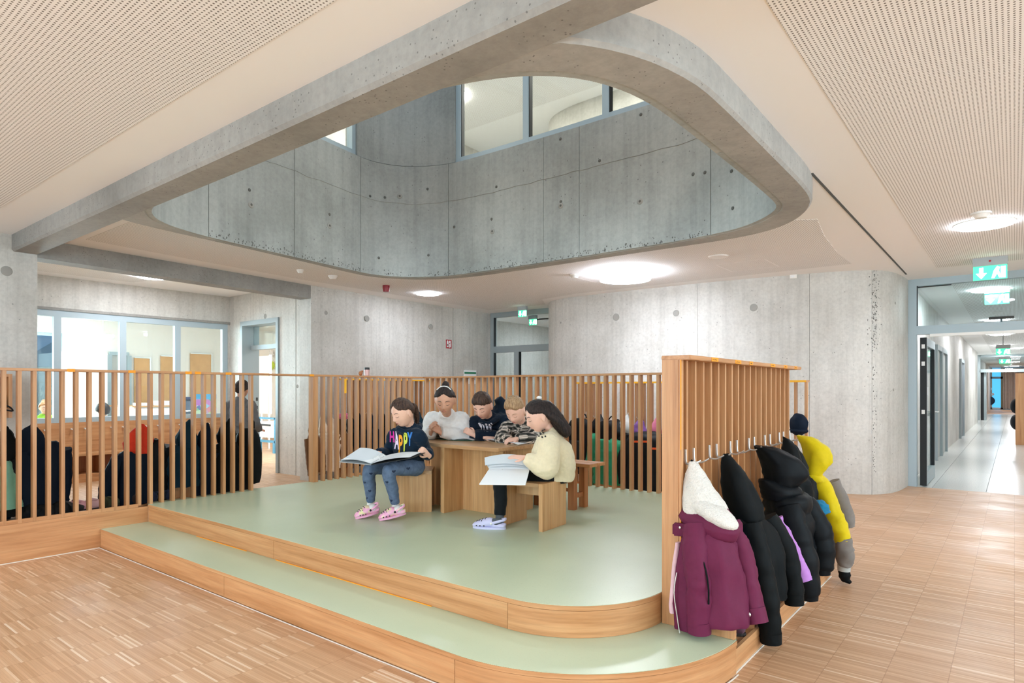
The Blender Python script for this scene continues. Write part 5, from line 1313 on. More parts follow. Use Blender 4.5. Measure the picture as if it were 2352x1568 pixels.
for i, (px, c_) in enumerate(((62, FB['charcoal']), (92, FB['charcoal']), (130, FB['charcoal']))):
    o = blob('snow_boot', (-6.5, ly(px), .36), (.055, .085, .075), c_, None, None, 24, 16); wrinkle(o, .02, 22, i)
    setp(o, ('leftmost of three crumpled dark snow gaiters on the fence plinth', 'middle one of three crumpled dark snow gaiters on the fence plinth', 'rightmost of three crumpled dark snow gaiters on the fence plinth')[i], 'gaiter', 'snow gaiters on the plinth'); o.location.z = -.01
coat('red_hood_jacket', 'navy jacket with bright red hood lining behind the fence', (-6.5, ly(318), 1.08), NX, [FB['navy'], FB['red'], FB['navy']], .82, .19, .12, True, 85, .6, group=LG, spread=1.25)
coat('dark_jacket', 'very dark jacket beside the red hooded one', (-6.5, ly(357), .95), NX, [FB['black2']], .68, .1, .1, False, 86, .5, group=LG)
coat('teal_jacket', 'dark teal jacket with grey lettering behind the fence', (-6.5, ly(425), 1.1), NX, [FB['teal']], .68, .15, .1, True, 87, .45, group=LG)
coat('blue_jacket', 'dark blue jacket behind the fence, left of the black coat', (-6.5, ly(468), 1.06), NX, [FB['navy']], .78, .13, .1, True, 88, .5, group=LG)
coat('black_coat', 'long black coat behind the fence near its open end', (-6.5, ly(518), 1.1), NX, [FB['black']], .86, .15, .1, True, 89, .55, group=LG)
bp = thing('black_backpack', 'round black backpack at the open end of the left fence', 'backpack', (-6.6, ly(572), .35), LG)
shell('body', [(-6.62, ly(572), .98, .03, .05), (-6.63, ly(572), .9, .1, .12), (-6.64, ly(573), .7, .13, .15), (-6.64, ly(573), .5, .13, .15), (-6.63, ly(573), .37, .1, .12)], FB['black'], bp, 30, 5, .02, 90, 4, .004); tube('strap', [(-6.5, ly(566), .95), (-6.48, ly(566), .75), (-6.5, ly(568), .5)], (.015), FB['charcoal'], bp, 8, 4); tube('carry_loop', [(-6.52, ly(568), .98), (-6.49, ly(570), 1.06), (-6.52, ly(574), .98)], .01, FB['black'], bp, 8, 4)
wood_box = thing('shoe_chest', 'small oak box standing under the teal jacket', 'box', (-6.75, ly(440), 0)); yq = ly(440); box('body', -6.95, -6.6, yq - .16, yq + .16, 0.0, .58, M['woodz'], wood_box); box('lid', -6.96, -6.59, yq - .17, yq + .17, .58, .6, M['woody'], wood_box)
# low bench behind the fence that carries shoes
lb = thing('low_bench', 'low oak bench along the outer side of the left fence', 'bench', (-6.65, 2.2, 0))
box('bench_seat', -6.82, -6.47, -1.6, 3.6, .285, .312, M['woody'], lb); box('plinth_board', -6.8, -6.78, -1.6, 3.6, 0, .1, M['woody'], lb)
for k in range(9): box('divider', -6.8, -6.48, -1.6 + k * .648, -1.58 + k * .648, 0, .285, M['woodz'], lb)
for i, (px, c_, l) in enumerate(((163, '#3a3a3c', 'dark slipper on the low bench behind the fence'), (190, '#d6a3ad', 'pink patterned slipper on the low bench behind the fence'), (222, '#d8b3b5', 'pale pink slipper beside the pink patterned one'), (258, '#3f4534', 'olive slipper with yellow edge on the low bench'), (318, '#3a3335', 'dark patterned shoe under the red hooded jacket'), (352, '#2d3550', 'blue patterned shoe under the dark jacket'), (380, '#2d3550', 'second blue patterned shoe behind the fence'))):
    shoe('slipper', l, (-6.58, ly(px), .312), 1.2 + .3 * i, c_, .19, 'slippers on the low bench')
# ------------------------------------------------------------------ coats and bags behind the back fence
BG = 'bags and jackets on the rear rack'; NY = (0, -1, 0)
def bx_(px): return aty(px, 1000, 7.7).x
def backpack(name, label, c, nrm, mats, w=.15, h=.42, d=.11, group=BG, seed=0):
    n = Vector(nrm); a = Vector((-n.y, n.x, 0)); c = Vector(c); t = thing(name, label, 'backpack', (c.x, c.y, c.z - h), group); rot = math.atan2(n.y, n.x)
    q = []
    for f, s in ((0, .3), (.06, .75), (.2, .97), (.6, 1.05), (.92, 1.0), (1, .7)): p = c + n * (d + .02); q.append((p.x, p.y, c.z - f * h, d * s, w * s))
    shell('body', q, mats[0], t, 28, 4, .02, seed, 4, .004, rot)
    q = []
    for f, s in ((.5, .4), (.55, .85), (.75, 1), (.95, .7)): p = c + n * (d * 2 + .02); q.append((p.x, p.y, c.z - f * h, d * .35 * s, w * .75 * s))
    shell('front_pocket', q, mats[-1], t, 22, 4, .02, seed + 1, 4, .004, rot)
    tube('carry_loop', [c + a * -.04 + n * .05, c + n * .03 + Vector((0, 0, .05)), c + a * .04 + n * .05], .009, mats[0], t, 8, 4)
    return t
backpack('black_school_backpack', 'black backpack with pale green piping on the rear rack', (bx_(1333), 7.85, 1.0), NY, [FB['black'], FB['charcoal']], .2, .62, .13, seed=101)
backpack('green_school_backpack', 'black and emerald green backpack on the rear rack', (bx_(1395), 7.85, .98), NY, [FB['black'], FB['green']], .16, .5, .12, seed=103)
coat('green_jacket', 'emerald green quilted jacket on the rear rack', (bx_(1408), 7.85, 1.0), NY, [FB['green'], FB['black'], FB['green']], .88, .3, .16, True, 105, .6, group=BG, spread=1.0, puff=1)
coat('silver_jacket', 'black and silver jacket on the rear rack beside the green one', (bx_(1368), 7.85, 1.05), NY, [FB['green'], FB['black2'], FB['black2']], .9, .2, .12, True, 107, .5, group=BG)
coat('beige_hood_jacket', 'jacket with beige hood on the rear rack', (bx_(1430), 7.85, 1.06), NY, [FB['black'], FB['silver'], FB['black']], .8, .16, .11, True, 108, .5, group=BG)
coat('purple_jacket', 'purple jacket on the rear rack above the dark ski suit', (bx_(1462), 7.85, 1.02), NY, [FB['purple']], .55, .17, .1, True, 109, .4, group=BG)
coat('ski_jacket', 'dark ski jacket with orange stripes on the rear rack', (bx_(1488), 7.8, .88), NY, [FB['black2'], FB['black'], FB['black2']], .78, .3, .15, False, 111, .6, group=BG)
for i, px in enumerate((1462, 1483, 1505)): 
    p = aty(px, 1014 if i < 2 else 1030, 7.42); obox('reflective_stripe', (p.x, p.y, p.z), (.06, .008, .012), .3, fb('orangestripe', '#d8582a'), bpy.data.objects['ski_jacket'])
coat('pink_patterned_jacket', 'purple and pink patterned jacket at the right end of the rear rack', (bx_(1500), 7.84, 1.04), NY, [FB['purple'], FB['pink']], .5, .13, .09, True, 113, .35, group=BG)
coat('navy_rack_jacket', 'navy jacket at the far right of the rear rack', (bx_(1545), 7.85, 1.08), NY, [FB['navy']], .85, .17, .11, True, 115, .5, group=BG)
coat('black_rack_jacket', 'black hooded jacket on the right part of the rear rack', (bx_(1620), 7.85, 1.05), NY, [FB['black']], .85, .2, .11, True, 117, .5, group=BG)
hat = thing('bobble_hat', 'dark navy knitted hat hanging at the right end of the rear rack', 'hat', (bx_(1830), 7.8, .9), BG); wrinkle(blob('crown', (bx_(1830), 7.78, 1.0), (.1, .08, .13), FB['navy'], hat, None, 22, 16), .01, 20, 3); blob('brim', (bx_(1830), 7.78, .93), (.105, .085, .04), FB['navy'], hat)
SG = 'jackets on the side rack'
def sy(px): return atx(px, 1000, -8.1).y
for i, (px, z, m, nm, lab) in enumerate(((725, .98, 'brown', 'brown_jacket', 'dark brown jacket at the near end of the side rack'), (748, 1.0, 'cream', 'fleece_coat', 'cream fleece coat on the side rack'), (768, 1.02, 'cream', 'fur_coat', 'second cream fleece coat with a pink bow on the side rack'), (790, 1.02, 'brown', 'curly_coat', 'brown curly coat on the side rack'), (812, 1.04, 'black', 'black_fleece', 'black jacket with white laces on the side rack'), (835, 1.04, 'black2', 'quilted_coat', 'dark quilted coat on the side rack'), (862, 1.04, 'navy', 'hooded_navy_coat', 'navy hooded coat on the side rack'), (888, 1.04, 'black', 'print_jacket', 'black jacket with white print on the side rack'), (938, 1.04, 'black', 'dark_rain_coat', 'black rain coat behind the girl on the stool'), (968, 1.06, 'teal', 'petrol_jacket', 'petrol blue jacket at the far end of the side rack'))):
    coat(nm, lab, (-8.24, sy(px), z), PX, [FB[m]], .8, .1, .1, True, 130 + i, .5, group=SG)
bow = thing('hair_bow', 'pink bow clipped on the side rack above the cream coat', 'bow', (-7.95, sy(779), .98)); 
for s in (-1, 1): blob('loop', (-7.98, sy(779) + s * .05, 1.0), (.03, .06, .045), FB['pink'], bow)
blob('knot', (-7.98, sy(779), 1.0), (.03, .02, .02), FB['pink'], bow)
# ------------------------------------------------------------------ people
def smooth01(a, b, x):
    t = max(0.0, min(1.0, (x - a) / (b - a))); return t * t * (3 - 2 * t)
def gs(x, s): return math.exp(-(x / s) ** 2)
def head_point(ux, uy, uz, feat=True):
    a, b, c = .0735, .091, .108
    x, y, z = a * ux, b * uy, c * uz
    t = max(0.0, -uz)
    x *= 1 - .30 * t ** 1.4
    if uy < 0: y *= 1 - .30 * t
    else: y = y * (.95 - .04 * t) + .010 * t
    x *= 1 + .05 * gs(uz - .25, .35) * (1 if uy < .3 else .4)
    if feat and uy > -.1:
        f = smooth01(-.1, .25, uy); d = 0
        nz = gs(x, .0105) * (.016 * gs(z + .024, .014) + .009 * gs(z + .004, .018))
        nw = .005 * gs(z + .029, .006) * (gs(x - .011, .006) + gs(x + .011, .006))
        d += nz + nw
        for s in (-1, 1):
            d += -.0085 * gs(x - s * .031, .016) * gs(z - .006, .012)
            d += .0065 * gs(x - s * .031, .012) * gs(z - .003, .0075)
            d += .0035 * gs(x - s * .032, .02) * gs(z - .022, .008)
            d += .004 * gs(x - s * .036, .02) * gs(z + .026, .02)
        d += gs(x, .021) * (.0055 * gs(z + .0485, .0050) + .0058 * gs(z + .0575, .0050) - .003 * gs(z + .053, .0018))
        d += .006 * gs(x, .02) * gs(z + .085, .014) - .003 * gs(x, .03) * gs(z + .068, .006)
        y += d * f
    return Vector((x, y, z))
def sph_dirs(nu, nv):
    for j in range(nv + 1):
        ph = math.pi * j / nv
        for i in range(nu):
            th = 2 * math.pi * i / nu
            yield math.sin(ph) * math.cos(th), math.sin(ph) * math.sin(th), math.cos(ph)
def grid_faces(nu, nv):
    f = []
    for j in range(nv):
        for i in range(nu):
            k = (i + 1) % nu; f.append((j * nu + i, (j + 1) * nu + i, (j + 1) * nu + k, j * nu + k))
    return f
def head_local(nu=72, nv=64):
    V = [head_point(*u) for u in sph_dirs(nu, nv)]
    return V, grid_faces(nu, nv)
HL = head_local()
HBVH = BVHTree.FromPolygons([tuple(v) for v in HL[0]], HL[1])
def face_y(x, z):
    h = HBVH.ray_cast(Vector((x, .3, z)), Vector((0, -1, 0))); return h[0].y if h[0] else .08
def hair_cap(hl, th, seed, strand=.003, top=0.0, fade=0.0):
    """hl: hairline height (unit z) at azimuth 0 / 60 / 90 / 130 / 180 degrees from the front"""
    az_k = (0, 60, 90, 130, 180)
    V = []; nu, nv = 84, 60
    for ux, uy, uz in sph_dirs(nu, nv):
        az = math.degrees(math.acos(max(-1, min(1, uy / max(1e-5, math.hypot(ux, uy))))))
        k = max(i for i in range(5) if az >= az_k[i] - 1e-6); k = min(k, 3)
        u = (az - az_k[k]) / (az_k[k + 1] - az_k[k]); u = u * u * (3 - 2 * u)
        h = hl[k] * (1 - u) + hl[k + 1] * u
        p = head_point(ux, uy, uz, False)
        m = smooth01(h - .04, h + .2, uz + .05 * noise.noise(Vector((ux * 9, uy * 9, seed))))
        n = Vector((ux, uy, uz))
        s = noise.noise(Vector((ux * 16, uy * 3 + uz * 3, seed * 5.0 + uz * 2))) * strand
        tf = th * (1 - fade * (1 - smooth01(.15, .65, uz)))
        V.append(p + n * (m * (tf + s * (tf / th) + top * max(0, uz) ** 2) - (1 - m) * .014))
    return V, grid_faces(nu, nv)
def xf(geo, Mx): return [Mx @ v for v in geo[0]], geo[1]
def hand_geo(wrist, fdir, back, curl=.35, s=.85, thumb=1, spread=.0):
    """five separate fingers on a palm; fdir along the fingers, back = back of the hand, thumb = side of the thumb (+1/-1)"""
    f = Vector(fdir).normalized(); bk = Vector(back); bk = (bk - f * bk.dot(f)).normalized(); sd = bk.cross(f) * thumb
    w = Vector(wrist); P = lambda x, y, z: w + (f * x + sd * y + bk * z) * s
    g = [tubegeo([P(-.035, 0, 0), P(0, 0, 0), P(.03, .001, 0), P(.062, 0, 0), P(.078, -.002, 0)], [(.019, .024), (.018, .025), (.0165, .034), (.0145, .037), (.010, .034)][0:5] and [(r * s, q * s) for r, q in ((.019, .024), (.018, .025), (.0165, .034), (.0145, .037), (.010, .034))], 14, 3, bk)]
    for y, L in ((.0275, .058), (.0095, .066), (-.0095, .061), (-.027, .047)):
        p = P(.07, y, .001); d = f.copy(); pts = [P(.055, y * .9, 0), p]
        a = 0
        for q, ll in enumerate((.42, .33, .25)):
            a += curl * (0.8, 1.0, .8)[q]
            dd = f * math.cos(a) - bk * math.sin(a) + sd * (y * 6 * spread)
            p = p + dd * (L * ll * s); pts.append(p)
        g.append(tubegeo(pts, [.0085 * s, .0084 * s, .0078 * s, .0072 * s, .0052 * s], 10, 3))
    b = P(.012, .026, -.004); m = P(.034, .048, -.012); m2 = P(.056, .054, -.017); e = P(.072, .050, -.022)
    g.append(tubegeo([P(0, .014, -.002), b, m, m2, e], [.012 * s, .0125 * s, .0105 * s, .0088 * s, .006 * s], 10, 3))
    return g
def skinmat(name, col):
    x = NT(name); b = srgb(col)
    n = x.noise(x.pos(), 14, 3)
    x.color(x.ramp(n, [(.3, tuple(v * .93 for v in b[:3])), (.7, tuple(min(1, v * 1.04) for v in b[:3]))])); x.rough(.5)
    x.b.inputs['Subsurface Weight'].default_value = .12; x.b.inputs['Subsurface Radius'].default_value = (.02, .008, .005); x.b.inputs['Subsurface Scale'].default_value = .3
    return x.m
LIP = plain('lips', '#b0685f', .45); BROW = {}
def person(name, label, p):
    """p: joints in metres. head, face (direction), roll, neck, sh/el/wr (right, left), hand dirs, pelvis, hips, knees, ankles"""
    base = p.get('base', (p['pelvis'].x, p['pelvis'].y, S2))
    t = thing(name, label, 'person', base, p.get('group'))
    sk = p['skin']; hs = p.get('hs', 1.0)
    f = Vector(p['face']).normalized(); up = Vector(p.get('up', (0, 0, 1))); r = f.cross(up).normalized(); u = r.cross(f)
    R = Matrix((r, f, u)).transposed().to_4x4()
    HM = Matrix.Translation(p['head']) @ R @ Matrix.Scale(hs, 4)
    g = [xf(HL, HM)]
    for s in (-1, 1):
        E = Matrix.Rotation(math.radians(-14 * s), 3, 'Z') @ Matrix.Rotation(math.radians(10), 3, 'X')
        g.append(xf(sphgeo((s * .0755, -.012, -.006), (.0075, .019, .030), E, 14, 10), HM))
        g.append(xf(sphgeo((s * .072, -.008, -.032), (.008, .010, .010), None, 10, 8), HM))
    chest = p['chest']; nk = p['neck']
    g.append(tubegeo([HM @ Vector((0, -.022, -.03)), HM @ Vector((0, -.03, -.095)) * .55 + nk * .45, nk, nk * .6 + chest * .4], [.043 * hs, .038 * hs, .038 * hs, .04], 16, 4))
    g.append(tubegeo([nk, chest, p['pelvis']], [.035, .06, .06], 14, 3))
    for i in (0, 1):
        sh, el, wr = p['sh'][i], p['el'][i], p['wr'][i]
        g.append(tubegeo([nk * .5 + chest * .5, sh, el, wr], [.035, .03, .026, .02], 12, 4))
        hd = p['hands'][i]
        if hd: g += hand_geo(wr, hd[0], hd[1], hd[2], .82 * hs, hd[3])
        g.append(tubegeo([p['pelvis'], p['hip'][i], p['kn'][i], p['an'][i]], [.05, .04, .028, .022], 12, 4))
        g.append(sphgeo(p['an'][i] + Vector((0, 0, -.02)), .03))
    body = union('body', g, p.get('vox', .0042), sk, t, 2)
    # face details
    bm_ = BROW.setdefault(p['brow'], plain('brow_' + p['brow'].strip('#'), p['brow'], .7))
    for s in (-1, 1):
        q = [HM @ Vector((s * xx, face_y(s * xx, zz) + .0005, zz)) for xx, zz in ((.014, .0245), (.025, .029), (.036, .0285), (.046, .0235))]
        tube('eyebrow', q, [(.0018, .0022), (.0026, .0028), (.0024, .0026), (.0012, .0014)], bm_, body, 8, 4)
        q = [HM @ Vector((s * xx, face_y(s * xx, zz) + .0006, zz)) for xx, zz in ((.018, .0015), (.025, -.0035), (.034, -.0045), (.044, .0005))]
        tube('eyelashes', q, [.0009, .0017, .0019, .0011], bm_, body, 8, 4)
    for zz, hh, ww in ((-.0485, .0024, .019), (-.0572, .0028, .017)):
        q = [HM @ Vector((xx, face_y(xx, zz - abs(xx) * .06) + .0003, zz - (abs(xx) * .12 if zz > -.05 else -abs(xx) * .22))) for xx in (-ww, -ww * .5, 0, ww * .5, ww)]
        tube('lip', q, [.0006, hh * .85, hh, hh * .85, .0006], LIP, body, 8, 4)
    # hair
    hm = p['hairmat']
    hg = [xf(hair_cap(p['hl'], p.get('hth', .012), p.get('seed', 1), p.get('strand', .003), p.get('htop', 0), p.get('fade', 0)), HM)]
    hair = mesh('hair', hg[0][0], hg[0][1], hm, t, True)
    for pts, rad in p.get('locks', []):
        o = tube('hair_lock', [HM @ Vector(q) for q in pts], rad, hm, hair, 18, 5); wrinkle(o, .004, 45, p.get('seed', 1), (1, 1, .3))
    # garment for the upper body
    tw = p.get('tw', .13); td = p.get('td', .10)
    ax = (p['sh'][1] - p['sh'][0]).normalized()
    tg = []
    pel, mid = p['pelvis'], p.get('mid', (p['pelvis'] + p['chest']) * .5)
    tg.append(tubegeo([nk + (p['head'] - nk) * .30, nk, chest * .5 + nk * .5, chest, mid, pel + (pel - mid) * p.get('hem', .25)], [(.056, .06), (.07, .09), (td * .8, tw * .92), (td, tw), (td * 1.05, tw * p.get('belly', 1.0)), (td * 1.02, tw * p.get('hemw', 1.0))], 26, 4, (ax.cross((chest - pel).normalized())).normalized()))
    sr = p.get('sr', (.062, .056, .05, .04))
    for i in (0, 1):
        sh, el, wr = p['sh'][i], p['el'][i], p['wr'][i]
        m1 = sh * .5 + el * .5; m2 = el * .45 + wr * .55
        tg.append(tubegeo([chest * .35 + sh * .45 + nk * .2, sh, m1, el, m2, wr - (wr - el).normalized() * .012], [.07, sr[0], sr[1], sr[1] * .98, sr[2], sr[3]], 18, 4))
        tg.append(sphgeo(el, sr[1] * .98))
    if p.get('hoodgeo'): tg += p['hoodgeo']
    top = union(p.get('topname', 'sweater'), tg, .0075, p['top'], t, 5)
    wrinkle(top, p.get('wr_amp', .006), 9, p.get('seed', 1), (1, 1, 1.5), True); wrinkle(top, .002, 30, p.get('seed', 1) + 4, (1, 1, 1.4), True)
    # trousers
    lg = [tubegeo([pel + Vector((0, 0, .06)), pel, pel - Vector((0, 0, .05))], [(.09, .11), (.105, .125), (.09, .11)], 20, 3, None)]
    lr = p.get('lr', (.078, .06, .052, .042))
    for i in (0, 1):
        h, k, a = p['hip'][i], p['kn'][i], p['an'][i]
        lg.append(tubegeo([pel * .4 + h * .6, h, h * .5 + k * .5, k, k * .5 + a * .5, a + (k - a).normalized() * .03], [lr[0], lr[0], lr[1] * 1.08, lr[1], lr[2], lr[3]], 18, 4)); lg.append(sphgeo(k, lr[1] * 1.0))
    tr_ = union('trousers', lg, .0075, p['legs'], t, 5); wrinkle(tr_, .004, 18, 3)
    for i in (0, 1):
        a = p['an'][i]; k = p['kn'][i]
        if p.get('sock') is not None: tube('sock', [a + (k - a).normalized() * .07, a, a + Vector((0, 0, -.03))], [.033, .032, .034], p['sock'], t, 14, 3)
        if p.get('shoes'): clog(t, a, p['shoes'][i], p['shoem'], p.get('strapm'), p.get('solem'), p.get('sock'))
    return dict(t=t, body=body, top=top, trousers=tr_, HM=HM, hair=hair)
def clog(parent, ankle, spec, mat, strapm, solem, sockm=None):
    """foam clog: full rounded front with vent holes, low heel wall, thick sole, heel strap with rivets"""
    heel, toe = Vector(spec[0]), Vector(spec[1]); d = (toe - heel); L = d.length; d.normalize(); s = Vector((-d.y, d.x, 0)).normalized(); u = d.cross(s)
    if u.z < 0: u = -u
    P = lambda x, y, z: heel + d * (x * L) + s * y + u * z
    prof = ((0.0, .038, .022), (.05, .042, .034), (.18, .042, .038), (.3, .046, .038), (.4, .070, .040), (.48, .080, .042), (.62, .071, .046), (.78, .056, .047), (.9, .043, .040), (.97, .030, .028), (1.0, .018, .012))
    V, Fc = tubegeo([P(x, 0, h / 2 + .006) for x, h, w in prof], [(h / 2, w) for x, h, w in prof], 22, 3, u)
    V = [v if (v - heel).dot(u) > .010 else v + u * (.010 - (v - heel).dot(u)) for v in V]
    sh = autosmooth(mesh('clog', V, Fc, mat, parent), 1.3)
    pr = [(.5 + .515 * math.cos(2 * math.pi * k / 28), .046 * math.sin(2 * math.pi * k / 28) * (1 + .14 * math.cos(2 * math.pi * k / 28))) for k in range(28)]
    m = 28
    V = [P(x, w, z) for z in (0.0, .016) for x, w in pr]
    autosmooth(mesh('sole', V, [tuple(range(m)), tuple(range(m, 2 * m))] + [(i, (i + 1) % m, m + (i + 1) % m, m + i) for i in range(m)], solem or mat, sh), .8)
    tube('heel_strap', [P(.40, .040, .046), P(.2, .041, .062), P(.02, .026, .074), P(-.01, 0, .077), P(.02, -.026, .074), P(.2, -.041, .062), P(.40, -.040, .046)], [(.010, .004)] * 7, strapm or mat, sh, 10, 4, u)
    for y in (.042, -.042): blob('rivet', P(.40, y, .046), .0095, M['black'] if strapm is None else M['plastic'], sh, None, 12, 8)
    if sockm: tube('foot', [ankle + UP * .02, ankle - UP * .02, P(.22, 0, .05), P(.45, 0, .045)], [.033, .035, (.034, .034), (.03, .032)], sockm, parent, 14, 4)
    bv = BVHTree.FromPolygons([tuple(v.co) for v in sh.data.vertices], [tuple(q.vertices) for q in sh.data.polygons])
    for x, y in ((.60, 0), (.60, .02), (.60, -.02), (.70, .012), (.70, -.012), (.70, .032), (.70, -.032), (.79, 0), (.79, .022), (.79, -.022), (.87, .012), (.87, -.012)):
        h = bv.ray_cast(P(x, y, .2), -u)
        if h[0]: blob('vent_hole', h[0], .0048, M['black'], sh, None, 8, 6)
    for x in (.62, .74, .85):
        for q in (1, -1):
            h = bv.ray_cast(P(x, q * .2, .026), -s * q)
            if h[0]: blob('side_vent', h[0], .0058, M['black'], sh, None, 8, 6)
def wrapped(name, src, V, Fc, mat, parent, direction, off=.003):
    """lay a flat shape onto a garment along a direction"""
    me = src.data; bv = BVHTree.FromPolygons([tuple(v.co) for v in me.vertices], [tuple(q.vertices) for q in me.polygons])
    d = Vector(direction).normalized(); out = []
    for v in V:
        h = bv.ray_cast(v - d * .3, d); out.append(h[0] - d * off if h[0] else v)
    return mesh(name, out, Fc, mat, parent)
def text_geo(s, size):
    c = bpy.data.curves.new('t', 'FONT'); c.body = s; c.size = size; c.resolution_u = 3; c.offset = size * .035
    o = bpy.data.objects.new('t', c); COL.objects.link(o)
    me = applied(o); bpy.data.objects.remove(o)
    bm = bmesh.new(); bm.from_mesh(me); bmesh.ops.triangulate(bm, faces=bm.faces)
    for _ in range(3):
        es = [e for e in bm.edges if e.calc_length() > .012]
        if es: bmesh.ops.subdivide_edges(bm, edges=es, cuts=1); bmesh.ops.triangulate(bm, faces=bm.faces)
    V = [v.co.copy() for v in bm.verts]; Fc = [tuple(v.index for v in f.verts) for f in bm.faces]; bm.free(); return V, Fc
SKA, SKB, SKC = skinmat('skin_light', '#e2b49b'), skinmat('skin_medium', '#cf9c80'), skinmat('skin_fair', '#e8b9a3')
HB, HBL, HBR = hairmat('hair_dark', '#15100f', '#3a2c27'), hairmat('hair_blond', '#8a6a4c', '#c3a27c'), hairmat('hair_brown', '#2a1d18', '#5a4336')
def lr_dir(a, b, c): return RT * a + FW * b + UP * c
# ---- girl in the dark hoodie with the colourful lettering, sitting on the cube stool
fbv = fb('hoodnavy', '#132435', .85)
k1 = dict(head=dep(925, 947, 5.40), face=lr_dir(-.66, -.62, -.42), neck=dep(940, 984, 5.50), chest=dep(937, 1012, 5.50), pelvis=dep(942, 1066, 5.62), mid=dep(938, 1042, 5.56),
          sh=[dep(905, 1000, 5.58), dep(962, 1001, 5.40)], el=[dep(893, 1043, 5.62), dep(981, 1041, 5.52)], wr=[dep(868, 1040, 5.42), dep(983, 1044, 5.33)],
          hands=[(lr_dir(-.95, -.2, .15), lr_dir(0, -.2, 1), .2, 1), (lr_dir(-.5, -.5, .55), lr_dir(.55, -.6, .3), .9, 1)],
          hip=[dep(925, 1070, 5.62), dep(955, 1072, 5.52)], kn=[dep(849, 1078, 5.36), dep(893, 1080, 5.22)], an=[dep(852, 1158, 5.50), dep(909, 1162, 5.36)],
          skin=SKA, brow='#4a3428', hairmat=HBR, hl=(.66, .28, .14, -.4, -.6), hth=.011, hs=1.1, seed=3, top=fbv, topname='hoodie', legs=None, sock=fb('whitesock', '#e4e2de', .9),
          locks=[([(-.02, -.085, .02), (.0, -.115, -.01), (.02, -.125, -.06), (.04, -.12, -.12), (.05, -.105, -.18)], [.022, .026, .026, .024, .008])], tw=.142, td=.105, hem=.3, sr=(.062, .058, .052, .042), lr=(.08, .056, .05, .036))
lgm = NT('leggings_hearts'); nz = lgm.noise(lgm.pos(), 30, 2); lgm.color(lgm.ramp(nz, [(.3, srgb('#4f6079')), (.7, srgb('#61738d'))])); lgm.rough(.9)
k1['legs'] = lgm.m
k1['hoodgeo'] = [tubegeo([dep(912, 984, 5.42), dep(935, 992, 5.40), dep(962, 984, 5.5), dep(958, 975, 5.62), dep(935, 975, 5.66), dep(912, 984, 5.42)], [.02, .022, .03, .034, .03, .02], 12, 4)]
_t1, _t2 = atz(817, 1191, S2), atz(872, 1195, S2)
k1['shoes'] = [(_t1 + RT * .175 + FW * .10 + UP * .035, _t1), (_t2 + RT * .205 + FW * .06 + UP * .042, _t2)]
x = NT('tie_dye_pink'); nz = x.noise(x.pos(), 22, 2); x.color(x.ramp(nz, [(.3, srgb('#e99cc0')), (.5, srgb('#f0b3cf')), (.62, srgb('#e8dca0')), (.75, srgb('#a9d6cc'))])); x.rough(.5)
k1['shoem'] = x.m; k1['solem'] = plain('clog_pink_sole', '#e8a7c6', .5)
K1 = person('person', 'seated girl in a dark hoodie with colourful lettering holding an open ring binder', k1)
# lettering on the hoodie
out = lr_dir(.28, -.96, 0).normalized(); side = Vector((-out.y, out.x, 0)); 
side = side if side.dot(RT) > 0 else -side
cc = dep(923, 1013, 5.40)
for ch, dx, dz, sz, sx_, col in (('H', -.088, .017, .125, .42, '#d12f9c'), ('A', -.052, -.036, .2, .22, '#e9d7ee'), ('P', -.024, -.064, .205, .28, '#f0a01c'), ('P', .012, -.05, .215, .28, '#c6d24a'), ('Y', .044, -.002, .155, .36, '#2f77c4')):
    V, Fc = text_geo(ch, sz)
    V = [cc + side * (dx + v.x * sx_) + UP * (dz + v.y - .03) for v in V]
    wrapped('letter', K1['top'], V, Fc, plain('print_' + col.strip('#'), col, .7), K1['top'], -out)
# hearts on the leggings
hm_ = plain('heart_navy', '#22304a', .9)
def heart(c, s, parent, src, d):
    V = [c]; n = 18
    for k in range(n):
        a = 2 * math.pi * k / n
        V.append(c + RT * (16 * math.sin(a) ** 3 / 16 * s) + UP * ((13 * math.cos(a) - 5 * math.cos(2 * a) - 2 * math.cos(3 * a) - math.cos(4 * a)) / 16 * s))
    wrapped('heart', src, V, [(0, i + 1, (i + 1) % n + 1) for i in range(n)], hm_, parent, d, .002)
for px, py, D in ((851, 1088, 5.3), (840, 1106, 5.4), (850, 1127, 5.4), (840, 1145, 5.4), (889, 1107, 5.2), (899, 1149, 5.3), (905, 1082, 5.2), (936, 1077, 5.3)): heart(dep(px, py, D), .0135, K1['trousers'], K1['trousers'], FW)
# ---- open ring binder on her lap
def slab(name, quad, th, mat, parent):
    q = [Vector(v) for v in quad]; n = (q[1] - q[0]).cross(q[3] - q[0]).normalized() * th
    return mesh(name, q + [v + n for v in q], [(0, 1, 2, 3), (7, 6, 5, 4), (0, 4, 5, 1), (1, 5, 6, 2), (2, 6, 7, 3), (3, 7, 4, 0)], mat, parent)
def page(name, quad, mat, parent, sag=.012, n=8):
    a, b, c, d = [Vector(v) for v in quad]; V = []; Fc = []
    nn = (b - a).cross(d - a).normalized(); nn = nn if nn.z > 0 else -nn
    for w in (0, 1):
        for i in range(n + 1):
            for j in range(n + 1):
                u, v = i / n, j / n; p = (a * (1 - u) + b * u) * (1 - v) + (d * (1 - u) + c * u) * v
                V.append(p + nn * (sag * math.sin(math.pi * u) - .002 * w))
    m = (n + 1) ** 2
    for i in range(n):
        for j in range(n):
            k = i * (n + 1) + j; Fc += [(k, k + 1, k + n + 2, k + n + 1), (m + k, m + k + n + 1, m + k + n + 2, m + k + 1)]
    return mesh(name, V, Fc, mat, parent, True)
rb = thing('ring_binder', 'open ring binder with white pages on the lap of the girl in the dark hoodie', 'binder', dep(865, 1065, 5.3))
s0_, s1_ = dep(852, 1068, 5.10), dep(886, 1049, 5.34)
